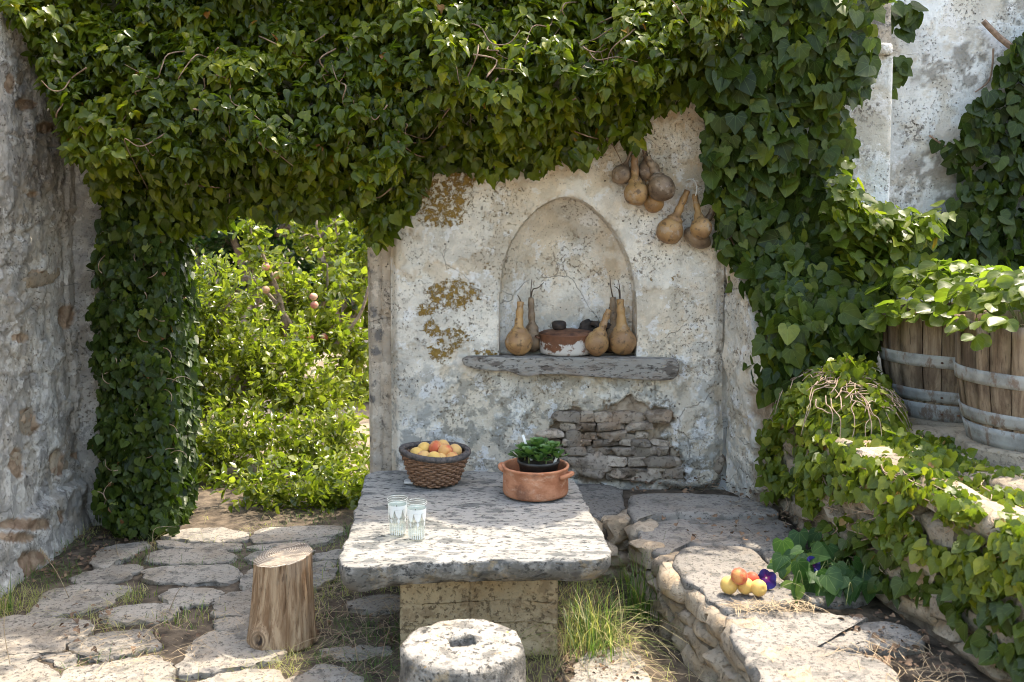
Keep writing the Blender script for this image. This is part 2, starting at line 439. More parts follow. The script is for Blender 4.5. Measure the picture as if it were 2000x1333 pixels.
M['side_plaster'] = plaster_mat('side_plaster', (0.50, 0.475, 0.43), (0.385, 0.32, 0.24), (0.20, 0.195, 0.19), (0.12, 0.09, 0.068), ((0.20, 0.13, 0.085), (0.36, 0.265, 0.18)))
M['limewash'] = plaster_mat('limewash', (0.80, 0.81, 0.78), (0.70, 0.68, 0.61), (0.50, 0.50, 0.47), (0.14, 0.125, 0.105), ((0.20, 0.19, 0.16), (0.36, 0.34, 0.30)))
M['jamb'] = plaster_mat('jamb_plaster', (0.58, 0.51, 0.42), (0.50, 0.39, 0.28), (0.20, 0.185, 0.17), (0.10, 0.085, 0.07))
M['mortar'] = flat_mat('mortar', (0.16, 0.12, 0.085), (0.30, 0.24, 0.17), 30, 0.95, 0.01)
M['soil'] = flat_mat('soil', (0.045, 0.034, 0.024), (0.15, 0.115, 0.08), 16, 0.95, 0.02)
M['ground'] = flat_mat('ground_earth', (0.17, 0.13, 0.09), (0.32, 0.255, 0.185), 3, 0.95, 0.03)
M['straw'] = flat_mat('straw', (0.22, 0.16, 0.095), (0.44, 0.34, 0.21), 25, 0.75, 0.001)
M['litter'] = flat_mat('dead_leaf', (0.07, 0.045, 0.03), (0.24, 0.15, 0.09), 14, 0.8, 0.002)
M['stem'] = flat_mat('ivy_stem', (0.14, 0.09, 0.06), (0.30, 0.21, 0.145), 40, 0.85, 0.003)
M['pale_stem'] = flat_mat('dry_stem', (0.22, 0.15, 0.10), (0.42, 0.31, 0.22), 40, 0.8, 0.003)
M['bark'] = flat_mat('bark', (0.16, 0.12, 0.09), (0.32, 0.26, 0.21), 30, 0.9, 0.008)
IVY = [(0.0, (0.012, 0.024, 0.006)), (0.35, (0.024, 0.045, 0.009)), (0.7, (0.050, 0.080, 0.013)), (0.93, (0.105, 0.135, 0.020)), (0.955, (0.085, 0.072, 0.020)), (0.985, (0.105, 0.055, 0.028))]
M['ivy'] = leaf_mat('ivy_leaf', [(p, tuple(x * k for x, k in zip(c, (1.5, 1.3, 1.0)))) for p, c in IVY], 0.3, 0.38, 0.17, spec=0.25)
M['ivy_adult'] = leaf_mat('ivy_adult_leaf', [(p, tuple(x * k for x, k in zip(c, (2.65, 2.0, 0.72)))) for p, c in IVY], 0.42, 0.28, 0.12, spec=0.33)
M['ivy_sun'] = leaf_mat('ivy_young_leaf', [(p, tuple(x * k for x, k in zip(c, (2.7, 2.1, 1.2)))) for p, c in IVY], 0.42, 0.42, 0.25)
M['garden'] = leaf_mat('garden_leaf', [(0, (0.06, 0.085, 0.010)), (0.5, (0.15, 0.175, 0.02)), (0.95, (0.28, 0.29, 0.045)), (1.0, (0.32, 0.26, 0.06))], 0.45, 0.2, 0.0, spec=0.6)
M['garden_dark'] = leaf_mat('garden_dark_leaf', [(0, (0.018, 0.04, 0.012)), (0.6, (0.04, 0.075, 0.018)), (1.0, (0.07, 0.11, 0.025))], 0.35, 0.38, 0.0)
M['strawberry'] = leaf_mat('strawberry_leaf', [(0, (0.07, 0.095, 0.014)), (0.5, (0.125, 0.16, 0.022)), (1.0, (0.20, 0.23, 0.04))], 0.5, 0.36, 0.45, (0.22, 0.30, 0.10), 1.8, 0.35)
M['glory'] = leaf_mat('morning_glory_leaf', [(0, (0.03, 0.075, 0.022)), (0.6, (0.055, 0.115, 0.03)), (1.0, (0.15, 0.22, 0.03))], 0.45, 0.5, 0.4, (0.16, 0.24, 0.09))
M['succulent'] = leaf_mat('succulent_leaf', [(0, (0.05, 0.11, 0.035)), (0.6, (0.09, 0.17, 0.045)), (1.0, (0.17, 0.25, 0.07))], 0.15, 0.38, 0.2, (0.12, 0.22, 0.09), 1.5, 3.0)
M['grass'] = leaf_mat('grass_blade', [(0, (0.05, 0.10, 0.02)), (0.6, (0.12, 0.19, 0.04)), (0.85, (0.36, 0.34, 0.14)), (1.0, (0.55, 0.46, 0.28))], 0.4, 0.45, 0.0)
# ------------------------------------------------------------------ ground
n = 61
gx = np.sign(np.linspace(-1, 1, n)) * np.abs(np.linspace(-1, 1, n)) ** 3 * 150
GX, GY = np.meshgrid(gx, gx + 4, indexing='ij')
GZ = -0.03 + 0.02 * (fbm(np.c_[GX.ravel(), GY.ravel(), 0 * GX.ravel()] * 0.7, 3, 2) - 0.5)
obj('ground', mesh('ground', np.c_[GX.ravel(), GY.ravel(), GZ], grid_faces(n, n)), M['ground'], kind='structure', label='bare dry tan earth of the garden')

# ------------------------------------------------------------------ paving
def sheet(x0, x1, y0, y1, z, step, amp, seed):
    xs = np.arange(x0, x1 + step / 2, step); ys = np.arange(y0, y1 + step / 2, step)
    X, Y = np.meshgrid(xs, ys, indexing='ij'); P = np.c_[X.ravel(), Y.ravel(), 0 * X.ravel()]
    P[:, 2] = z + amp * 2 * (fbm(P * 7, 4, seed) - 0.5)
    return mesh('sheet', P, grid_faces(len(xs), len(ys)))
paving = obj('paving', sheet(-2.2, 1.0, 1.2, 5.75, 0.014, 0.04, 0.014, 5), M['soil'], kind='structure', label='uneven flagstone paving with dry grass in the joints')
c1 = lambda p: [(x / 2.854, 866 + y / 2.854) for x, y in p]
c2 = lambda p: [(450 + x / 2.598, 820 + y / 2.598) for x, y in p]
c3 = lambda p: [(900 + x / 2.598, 820 + y / 2.598) for x, y in p]
c4 = lambda p: [(1300 + x / 2.854, 866 + y / 2.854) for x, y in p]
PAV = [c1(q) for q in [
    [(940, 508), (1100, 466), (1290, 473), (1400, 505), (1330, 535), (1130, 547), (950, 530)],
    [(1430, 472), (1660, 462), (1905, 452), (1885, 510), (1620, 535), (1400, 552)],
    [(1400, 566), (1640, 545), (1860, 524), (1830, 556), (1640, 575), (1390, 590)],
    [(880, 545), (1120, 556), (1340, 550), (1370, 575), (1260, 590), (900, 580)],
    [(498, 660), (560, 580), (700, 555), (830, 548), (760, 605), (690, 645), (560, 690)],
    [(830, 622), (900, 592), (1100, 592), (1270, 602), (1305, 640), (1240, 668), (900, 668), (820, 655)],
    [(815, 710), (1000, 682), (1260, 680), (1345, 703), (1300, 762), (1000, 775), (860, 752)],
    [(405, 762), (500, 704), (700, 674), (765, 692), (740, 724), (680, 762), (440, 780)],
    [(245, 860), (300, 812), (480, 790), (690, 788), (700, 830), (560, 912), (400, 946), (165, 968)],
    [(560, 940), (700, 902), (940, 888), (1010, 905), (940, 962), (760, 988), (560, 978)],
    [(910, 835), (1060, 800), (1240, 820), (1200, 880), (1060, 902), (930, 890)],
    [(1250, 832), (1430, 812), (1560, 830), (1560, 950), (1300, 962), (1185, 940)],
    [(1370, 640), (1420, 602), (1640, 580), (1735, 592), (1720, 650), (1440, 675)],
    [(1330, 760), (1410, 690), (1600, 690), (1700, 720), (1600, 795), (1345, 795)],
    [(1730, 670), (1830, 655), (1890, 705), (1800, 775), (1700, 790)],
    [(1745, 618), (1885, 590), (1980, 620), (1870, 652), (1770, 645)],
    [(-60, 1050), (60, 972), (300, 968), (430, 985), (512, 1030), (400, 1090), (340, 1152), (210, 1165), (100, 1152), (-50, 1165)],
    [(-50, 1172), (90, 1160), (200, 1172), (195, 1195), (90, 1242), (-50, 1230)],
    [(398, 1120), (560, 1050), (820, 1038), (865, 1080), (885, 1130), (680, 1172), (560, 1215), (430, 1185)],
    [(-60, 1255), (100, 1232), (210, 1200), (352, 1290), (330, 1400), (-60, 1400)],
    [(350, 1320), (420, 1252), (640, 1210), (850, 1195), (972, 1218), (930, 1300), (900, 1400), (350, 1410)],
    [(1005, 1250), (1100, 1090), (1190, 1060), (1370, 1042), (1560, 1080), (1560, 1190), (1380, 1232), (1060, 1275)],
    [(1055, 1345), (1200, 1290), (1480, 1250), (1575, 1290), (1540, 1360), (1100, 1420)],
    [(1580, 1352), (1660, 1282), (1850, 1245), (1995, 1290), (2010, 1400), (1560, 1410)],
    [(1180, 1000), (1220, 965), (1480, 965), (1480, 1030), (1280, 1045)],
    [(220, 1190), (340, 1165), (400, 1150), (420, 1190), (380, 1240), (300, 1235)]]]
PAV += [c2(q) for q in [[(570, 935), (650, 895), (800, 883), (900, 900), (870, 975), (620, 972)], [(430, 1170), (640, 1138), (810, 1150), (800, 1190), (600, 1205)]]]
PAV += [c3(q) for q in [[(590, 1200), (780, 1148), (880, 1180), (965, 1330), (900, 1380), (590, 1380)]]]
STONE_POLYS = []
for i, q in enumerate(PAV):
    q = np.array(q); zt = 0.026 + 0.013 * random.random()
    P = atZ(q[:, 0], q[:, 1], zt); P = P.mean(0) + (P - P.mean(0)) * 1.09
    STONE_POLYS.append(P[:, :2])
    v, f = slab(P, -0.02, zt, 0.007, 0.008, 70, 10 + i, (random.uniform(-.03, .03), random.uniform(-.03, .03)), 0.0, 8.0, 0.036)
    obj('paving_stone', mesh('paving_stone', v, f, sharp=50), M['paving'], paving)

# ------------------------------------------------------------------ plastered walls as relief grids
def relief(origin, udir, normal, u0, u1, z0, z1, cell, fn, thick, snap=None):
    nu = int((u1 - u0) / cell) + 1; nv = int((z1 - z0) / cell) + 1
    U, Z = np.meshgrid(np.linspace(u0, u1, nu), np.linspace(z0, z1, nv), indexing='ij'); U = U.ravel(); Z = Z.ravel()
    if snap is not None: U, Z = snap(U, Z, cell)
    O = np.array(origin, float); ud = np.array(udir, float); nn = np.array(normal, float)
    base = O + U[:, None] * ud + Z[:, None] * np.array([0, 0, 1.0])
    off, attrs = fn(U, Z, base)
    V = base + off[:, None] * nn
    F = grid_faces(nu, nv)
    # border skirt to the back plane
    idx = np.arange(nu * nv).reshape(nu, nv)
    loop = np.r_[idx[:, 0], idx[-1, 1:], idx[-2::-1, -1], idx[0, -2:0:-1]]
    B = base[loop] - nn * thick; k = len(loop); o = len(V)
    V = np.vstack([V, B]); j = np.arange(k)
    S = np.stack([loop[j], loop[(j + 1) % k], o + (j + 1) % k, o + j], -1)
    F = np.vstack([F, S])
    corner = [0, nu - 1, nu - 1 + nv - 1, 2 * (nu - 1) + nv - 1]
    F = np.vstack([F, [[o + c for c in corner]]])
    attrs = {a: np.r_[b, b[loop]] for a, b in attrs.items()}
    return mesh('plaster', V, F, True, None, attrs, 58)
def blobs(px, py, L):
    m = 0 * px
    for x, y, rx, ry in L: m = np.maximum(m, 1 - smooth(np.hypot((px - x) / rx, (py - y) / ry), 0.45, 1.0))
    return m

WY = 5.0
wall = empty('niche_wall', (0.2, WY, 0), label='whitewashed garden wall with an arched niche, lichen and flaking plaster', cat='wall')
arch_px = [(975, 702), (974, 640), (975, 575), (985, 505), (1010, 452), (1046, 411), (1078, 391), (1107, 384), (1138, 392), (1172, 418), (1206, 460), (1230, 510), (1241, 560), (1244, 620), (1243, 702)]
AP = atY(*np.array(arch_px).T, WY)[:, [0, 2]]
ARCH = np.vstack([catmull(AP, 6), ])
loss_px = [(1055, 862), (1085, 805), (1120, 790), (1165, 815), (1230, 785), (1300, 795), (1292, 850), (1335, 885), (1335, 935), (1120, 945), (1085, 905)]
def flaker(P, seed, lvl=0.5, f=4.5):
    return smooth(fbm(P * f, 6, 700 + seed, 0.62), lvl - 0.012, lvl + 0.012)
def niche_fn(U, Z, B):
    px, py, _ = project(B)
    ins = pip(U, Z, ARCH); d, _, _ = dist_poly(U, Z, ARCH)
    dep = np.where(ins & (d > 1e-4), 0.12 + 0.085 * smooth(d / 0.16), 0)
    P = np.c_[U, Z, 0 * U]
    off = 0.03 * (fbm(P * 2.2, 4, 3) - 0.5) + 0.018 * (fbm(P * 9, 4, 8) - 0.5) + 0.007 * (fbm(P * 40, 3, 12) - 0.5)
    # chipped lip of the arch
    off -= 0.012 * (1 - smooth(d / 0.02)) * (~ins) * (fbm(P * 16, 2, 5) > 0.45)
    ld, _, _ = dist_poly(px, py, loss_px); li = pip(px, py, loss_px)
    edge = np.where(li, ld, -ld) + 90 * (fbm(P * 9, 5, 31, 0.6) - 0.5)
    loss = smooth(edge, -1, 3)
    off -= 0.036 * smooth(edge, -6, 8)
    # bulging bedrock render low on the right, rounded outer corners
    off += 0.05 * blobs(px, py, [(1365, 850, 75, 95), (1170, 905, 50, 40), (1345, 930, 80, 30)]) * (1 - loss)
    off -= 0.05 * (1 - smooth(U - (-0.6), 0, 0.045)) ** 1.5
    off -= 0.03 * (1 - smooth(1.04 - U, 0, 0.05)) * (0.4 + fbm(P * 8, 3, 44))
    crack = np.abs(U - (atY(1283, 800, WY)[0] + 0.02 * (fbm(np.c_[Z * 9, 0 * Z, 0 * Z], 3, 6) - 0.5) * 2)) + 9 * (Z > 0.8)
    off -= 0.01 * (1 - smooth(crack, 0, 0.006))
    fl = flaker(P, 5, 0.47); off += 0.006 * fl
    off = off * np.where(ins, 0.55, 1) - dep
    nz = fbm(P * 7, 4, 71)
    lich = blobs(px, py, [(862, 395, 85, 75), (905, 345, 60, 35), (885, 575, 72, 45), (830, 605, 30, 20), (885, 660, 50, 30), (862, 690, 40, 28), (950, 692, 40, 14), (845, 640, 25, 30)])
    lich = np.maximum(lich, 0.28 * blobs(px, py, [(990, 420, 90, 110), (930, 500, 60, 60), (1040, 770, 60, 40), (1290, 540, 60, 60)]))
    lich = lich * (~ins)
    warm = np.clip(0.14 + 0.6 * smooth(430 - py, -40, 140) + 0.45 * smooth(px, 1240, 1400) * smooth(800 - py, 0, 100) + 0.25 * (nz - 0.5) + 0.3 * smooth(790 - px, 0, 40), 0, 1)
    warm = np.where(ins, 0.1 + 0.4 * smooth(fbm(P * 4, 3, 83), 0.5, 0.65), warm)
    grey = np.clip(0.26 + 0.74 * smooth(py, 600, 840) + 0.2 * (nz - 0.5), 0, 1); grey = np.where(ins, 0.25 + 0.3 * smooth(py, 560, 690), grey)
    return off, dict(loss=loss, warm=warm, lichen=lich, grey=grey, flake=fl)
def niche_snap(U, Z, cell):
    d, qx, qy = dist_poly(U, Z, ARCH); m = d < cell * 0.6
    return np.where(m, qx, U), np.where(m, qy, Z)
obj('plaster_face', relief((0, WY, 0), (1, 0, 0), (0, -1, 0), -0.60, 1.04, 0.0, 2.75, 0.0075, niche_fn, 0.42, niche_snap), M['niche_plaster'], wall)
def plain_fn(seed, amp=1.0, warm=0.3, grey=0.5, extra=None):
    def fn(U, Z, B):
        P = np.c_[U, Z, 0 * U + seed]
        off = amp * (0.03 * (fbm(P * 2.5, 4, seed) - 0.5) + 0.02 * (fbm(P * 9, 4, seed + 1) - 0.5) + 0.008 * (fbm(P * 38, 3, seed + 2) - 0.5))
        z = 0 * U
        fl = flaker(P, seed, 0.45); off = off + 0.006 * fl
        at = dict(loss=z.copy(), warm=z + warm, lichen=z.copy(), grey=z + grey, flake=fl)
        if extra: off, at = extra(U, Z, B, off, at)
        return off, at
    return fn
# door jamb with sooty blotches, lintel and the far jamb behind the ivy
def jamb_x(U, Z, B, off, at):
    px, py, _ = project(B)
    blot = blobs(px, py, [(725, 515, 16, 24), (728, 610, 12, 14), (742, 655, 12, 16), (733, 685, 16, 12), (727, 745, 12, 12), (724, 780, 12, 10), (722, 860, 10, 18), (728, 560, 8, 6)])
    at['grey'] = np.clip(0.2 + 1.5 * blot, 0, 1)
    off -= 0.012 * smooth(np.abs(U + 0.655 + 0.03 * (fbm(np.c_[Z * 4, 0 * Z, 0 * Z], 3, 5) - 0.5)), 0.012, 0.0); off -= 0.03 * (1 - smooth(U + 0.722, 0, 0.02))
    return off, at
obj('door_jamb', relief((0, WY + 0.09, 0), (1, 0, 0), (0, -1, 0), -0.722, -0.605, 0.0, 2.7, 0.0075, plain_fn(21, 0.8, 0.5, 0.3, jamb_x), 0.32), M['jamb'], wall)
obj('lintel', relief((0, WY + 0.10, 0), (1, 0, 0), (0, -1, 0), -1.742, -0.724, 1.80, 2.7, 0.03, plain_fn(25), 0.28), M['side_plaster'], wall)
obj('door_jamb', relief((0, WY + 0.10, 0), (1, 0, 0), (0, -1, 0), -2.34, -1.745, 0.0, 2.7, 0.03, plain_fn(27), 0.28), M['side_plaster'], wall)
# stone shelf under the niche
sp = np.array([(900, 699), (960, 698), (1100, 700), (1250, 701), (1325, 703), (1328, 722), (1318, 745), (1240, 742), (1160, 737), (1060, 730), (1020, 738), (1000, 726), (940, 724), (905, 716)])
S = atY(sp[:, 0], sp[:, 1], WY - 0.07)
v, f = slab(np.c_[S[:, 0], S[:, 2]], 0.0, 0.13, 0.010, 0.006, 90, 77, freq=9, chips=0.006)
v = np.c_[v[:, 0], WY + 0.055 - v[:, 2], v[:, 1]]
SHELF_Z = float(S[:5, 2].mean())
f = [q[::-1] for q in f]
obj('stone_shelf', mesh('stone_shelf', v, f), M['shelf'], wall, label='grey split stone shelf below the niche')
# rubble where the plaster has fallen
ROCKS = rock_variants(10, 3, 0.2, 5.0)
for r in ROCKS: r.materials.append(M['rubble'])
def place_rock(par, name, c, dims, rot, variants, i):
    Mx = Matrix.Translation(Vector([float(x) for x in c])) @ rot @ Matrix.Diagonal((*[float(d) for d in dims], 1))
    return obj(name, variants[i % len(variants)], None, par, Mx)
y = 802; k = 0
while y < 935:
    h = random.uniform(11, 24); x = 1050 + random.uniform(-10, 10)
    while x < 1350:
        w = random.uniform(26, 70) * (1.15 if random.random() < 0.2 else 0.8)
        cx, cy = x + w / 2, y + h / 2 + random.uniform(-2, 2)
        if pip(np.array([cx]), np.array([cy]), np.array(loss_px))[0]:
            c = atY(cx, cy, WY + 0.020 + random.uniform(-0.02, 0.014))
            place_rock(wall, 'stone', c, (w * 0.00272, 0.085, h * 0.0027), Matrix.Rotation(R(random.uniform(-7, 7)), 4, 'Y') @ Matrix.Rotation(R(random.uniform(-8, 8)), 4, 'Z'), ROCKS, k)
            k += 1
        x += w + random.uniform(0, 3)
    y += h + random.uniform(0, 2)
for (cx, cy, w, h) in [(1155, 905, 70, 40), (1230, 925, 90, 24), (1300, 905, 60, 30), (1120, 855, 30, 36), (1385, 905, 60, 40), (1330, 940, 80, 20), (1250, 880, 44, 24), (1205, 850, 40, 20)]:
    place_rock(wall, 'stone', atY(cx, cy, WY + 0.012), (w * .0026, 0.09, h * .0026), Matrix.Rotation(R(random.uniform(-9, 9)), 4, 'Y'), ROCKS, k); k += 1

# ------------------------------------------------------------------ plastered wall on the left
def left_fn(U, Z, B):
    px, py, _ = project(B); P = np.c_[U, Z, 0 * U + 3]
    off = 0.04 * (fbm(P * 1.6, 4, 41) - 0.5) + 0.016 * (fbm(P * np.array([9, 3.2, 1]), 5, 42, 0.6) - 0.5) + 0.022 * (fbm(P * 22, 5, 43, 0.62) - 0.5) + 0.008 * (fbm(P * 60, 2, 47) - 0.5)
    lines = 0 * U
    for z0, a, s in [(0.62, .05, 1), (0.86, -.04, 2), (1.13, .06, 3), (1.33, .02, 4), (1.52, -.05, 5), (1.73, .03, 6), (1.92, -.03, 7), (2.15, .05, 8), (0.98, -.1, 9), (2.32, -.02, 10)]:
        zz = z0 + a * np.sin(U * 5 + s) * 1.1 + 0.10 * (fbm(np.c_[U * 6, U * 0 + s, U * 0], 3, s) - 0.5)
        g = np.exp(-((Z - zz) / 0.006) ** 2) * smooth(fbm(np.c_[U * 3.5, U * 0 + s * 2, U * 0], 2, s + 50), 0.42, 0.52)
        g *= 0.7; off -= 0.010 * g; off += 0.003 * np.exp(-((Z - zz - 0.02) / 0.016) ** 2)
        lines = np.maximum(lines, g)
    ledge = 0.22 + 0.03 * np.sin(U * 3)
    off += 0.05 * smooth(ledge - Z, -0.03, 0.005) + 0.03 * (1 - smooth(Z, 0.0, 0.12))
    # pale later plaster near the corner
    strip = smooth(U, 5.02, 5.04) * (Z < 2.0) * (Z > 0.35)
    edge = 5.03 + 0.05 * (fbm(np.c_[Z * 5, 0 * Z, 0 * Z], 4, 61) - 0.5)
    strip = smooth(U - edge, 0, 0.006) * (Z < 1.95 + 0.1 * fbm(np.c_[U * 20, 0 * U, 0 * U], 2, 3)) * (Z > 0.5)
    off += 0.018 * strip
    nb = blobs(px, py, [(75, 545, 30, 22), (50, 825, 24, 38), (25, 905, 24, 40), (108, 905, 20, 36), (95, 1010, 14, 20), (15, 165, 14, 28), (45, 205, 24, 16), (78, 250, 26, 14), (175, 245, 14, 18), (170, 455, 10, 12), (20, 1105, 20, 40), (40, 1090, 24, 22), (160, 890, 30, 12), (8, 1050, 40, 14), (60, 380, 14, 10), (40, 660, 26, 14), (128, 620, 16, 30), (30, 1025, 60, 16)])
    nbe = nb + 0.9 * (fbm(P * 20, 4, 65) - 0.5)
    loss = smooth(nbe, 0.42, 0.56) * (nb > 0.02)
    off -= 0.010 * loss
    grey = np.clip(0.55 + 0.8 * (fbm(P * 3, 3, 67) - 0.5) - 0.6 * strip, 0, 1)
    warm = np.clip(0.3 + 0.9 * (fbm(P * 2, 3, 69) - 0.5) - 0.3 * strip, 0, 1)
    fl = flaker(P, 9, 0.52, 3.6); fl2 = flaker(P * np.array([1.6, 0.8, 1]), 13, 0.5, 6.0); off += 0.012 * fl + 0.008 * fl2
    return off, dict(loss=loss, warm=warm, lichen=0 * U, grey=np.maximum(grey, lines), flake=np.clip(0.35 + 0.35 * fl + 0.3 * fl2, 0, 1))
lwall = empty('plaster_wall', (-2.3, 4, 0), label='rough weathered plaster wall with cracks and bare stone patches beside the ivy arch', cat='wall')
obj('plaster_face', relief((-2.2, 0, 0), (0, 1, 0), (1, 0, 0), 2.7, 5.14, 0.0, 2.9, 0.009, left_fn, 0.35), M['side_plaster'], lwall)
LROCKS = rock_variants(6, 130, 0.2, 4.0)
for r in LROCKS: r.materials.append(M['terrace_stone'])
for i, (x, y, w, h) in enumerate([(22, 150, 16, 40), (75, 545, 50, 30), (50, 828, 34, 60), (25, 905, 30, 60), (108, 905, 26, 54), (20, 1105, 30, 54), (95, 1010, 18, 26), (160, 890, 40, 14)]):
    p = atX(x, y, -2.222); s = p[1] / 2000
    place_rock(lwall, 'stone', p, (0.05, w * s * 3.4, h * s * 1.0), Matrix.Rotation(R(random.uniform(-8, 8)), 4, 'X'), LROCKS, i)

# ------------------------------------------------------------------ ivy-covered pier, white pillar, white wall
pier = empty('pillar', (1.75, 5.1, 0), label='white limewashed pillar with a crumbling capped top beside the ivy', cat='pillar')
def pil_x(U, Z, B, off, at):
    off -= 0.03 * (1 - smooth(1.862 - U, 0, 0.015)); at['grey'] = 0.12 + 0.5 * smooth(Z, 2.28, 2.4); return off * 0.6, at
obj('shaft', relief((0, 5.05, 0), (1, 0, 0), (0, -1, 0), 1.03, 1.862, 0.0, 2.36, 0.0125, plain_fn(51, 0.7, 0.15, 0.15, pil_x), 0.4), M['limewash'], pier)
v, f = slab([(1.0, 5.02), (1.4, 5.0), (1.86, 5.0), (1.885, 5.2), (1.88, 5.46), (1.3, 5.46), (1.0, 5.45)], 2.362, 2.42, 0.012, 0.006, 60, 5)
obj('coping', mesh('coping', v, f), M['limewash'], pier)
obj('rubble_top', relief((0, 5.08, 0), (1, 0, 0), (0, -1, 0), 1.05, 1.85, 2.418, 2.85, 0.02, plain_fn(57, 2.2, 0.3, 0.95), 0.35), M['jamb'], pier)
ww = empty('white_wall', (3, 5.7, 0), label='tall white limewashed wall with black mould spots behind the barrels', cat='wall')
def white_x(U, Z, B, off, at):
    px, py, _ = project(B)
    m = blobs(px, py, [(1800, 330, 70, 45), (1860, 400, 60, 40), (1850, 345, 40, 60), (1985, 10, 50, 50), (1810, 140, 60, 40), (1900, 130, 60, 90), (1960, 470, 90, 60), (1780, 365, 40, 50)])
    at['grey'] = np.clip(0.08 + 0.8 * m, 0, 1); at['loss'] = smooth(m + 3.2 * (fbm(np.c_[U, Z, 0 * U] * 26, 4, 91, 0.7) - 0.5), 0.8, 1.0) * 0.8 * (m > 0.02)
    at['warm'] = 0.05 + 0.5 * smooth(py, 350, 480)
    return off * 0.6, at
obj('plaster_face', relief((0, 5.6, 0), (1, 0, 0), (0, -1, 0), 1.7, 4.6, 0.0, 3.6, 0.014, plain_fn(59, 1, 0.1, 0.2, white_x), 0.4), M['limewash'], ww)

# ------------------------------------------------------------------ terrace, its rubble wall and plastered corner
TZ = 0.70
YW = np.array([1.2, 2.0, 3.0, 3.5, 4.0, 4.6, 5.0]); XW = np.array([1.75, 1.62, 1.40, 1.29, 1.22, 1.20, 1.10])
xw = lambda Y: np.interp(Y, YW, XW)
xs = np.linspace(0, 1, 40) ** 1.5; ys = np.linspace(1.2, 5.58, 70)
A, B_ = np.meshgrid(xs, ys, indexing='ij')
TX = xw(B_) + 0.06 + A * (5.2 - xw(B_)); P = np.c_[TX.ravel(), B_.ravel(), 0 * TX.ravel()]
P[:, 2] = TZ - 0.02 + 0.05 * (fbm(P * 5, 4, 15) - 0.5)
obj('terrace', mesh('terrace', P, grid_faces(40, 70)), M['soil'], kind='structure', label='raised planted terrace of dry earth')
rw = empty('terrace_wall', (1.3, 3.5, 0), label='low rubble retaining wall half hidden by ivy under the barrels', cat='wall')
u = np.linspace(1.2, 5.0, 90); zz = np.linspace(0, TZ + 0.01, 16)
Uu, Zz = np.meshgrid(u, zz, indexing='ij')
P = np.c_[(xw(Uu) + 0.03 + 0.06 * Zz).ravel(), Uu.ravel(), Zz.ravel()]
P[:, 0] += 0.05 * (fbm(P * 9, 4, 33) - 0.5)
P2 = P + np.array([0.25, 0, 0]); nP = len(P); gf = grid_faces(90, 16)
topf = np.array([[i * 16 + 15, (i + 1) * 16 + 15, nP + (i + 1) * 16 + 15, nP + i * 16 + 15] for i in range(89)])
obj('earth_core', mesh('earth_core', np.vstack([P, P2]), np.vstack([gf, topf])), M['mortar'], rw)
TROCKS = rock_variants(10, 60, 0.22, 4.5)
for r in TROCKS: r.materials.append(M['terrace_stone'])
z = 0.27; k = 0
while z < TZ:
    h = min(random.uniform(0.06, 0.13), TZ + 0.03 - z); yy = 2.45 + random.uniform(0, 0.1)
    while yy < 4.62:
        L = random.uniform(0.09, 0.26); yc = yy + L / 2
        slope = math.atan2(float(xw(yc + 0.1) - xw(yc - 0.1)), 0.2)
        c = (float(xw(yc)) + 0.055 * z / 0.7 + 0.045 + random.uniform(-0.02, 0.015), yc, z + h / 2)
        place_rock(rw, 'stone', c, (0.15, L * 1.06, h * 1.1), Matrix.Rotation(-slope + R(random.uniform(-8, 8)), 4, 'Z') @ Matrix.Rotation(R(random.uniform(-8, 8)), 4, 'X'), TROCKS, k); k += 1
        yy += L + random.uniform(0.0, 0.02)
    z += h
# plastered return beside the niche wall
ret_d = np.array([1.16 - 1.05, 4.60 - 4.97, 0]); ret_l = np.linalg.norm(ret_d); ret_d /= ret_l
def ret_x(U, Z, B, off, at):
    px, py, _ = project(B)
    P = np.c_[U, Z, 0 * U]
    m = smooth(U / ret_l + 0.5 * (fbm(P * 9, 4, 93) - 0.5), 0.55, 0.8) * smooth(1.0 - Z, 0, 0.3)
    at['loss'] = smooth(m + 0.9 * (fbm(P * 14, 4, 95) - 0.5), 0.45, 0.65)
    at['warm'] = 0.5 + 0 * U; at['grey'] = 0.3 + 0.4 * smooth(0.7 - Z, 0, 0.3)
    return off * 1.3 - 0.03 * at['loss'], at
nrm = np.array([ret_d[1], -ret_d[0], 0]); nrm = nrm if nrm[0] < 0 else -nrm
obj('plaster_face', relief((1.05, 4.97, 0), ret_d, nrm, 0.0, ret_l, 0.0, 1.42, 0.009, plain_fn(63, 1.2, 0.5, 0.4, ret_x), 0.12, lambda U, Z, c: (U, Z * (1 - 0.42 * (U / ret_l) ** 1.3))), M['niche_plaster'], rw)

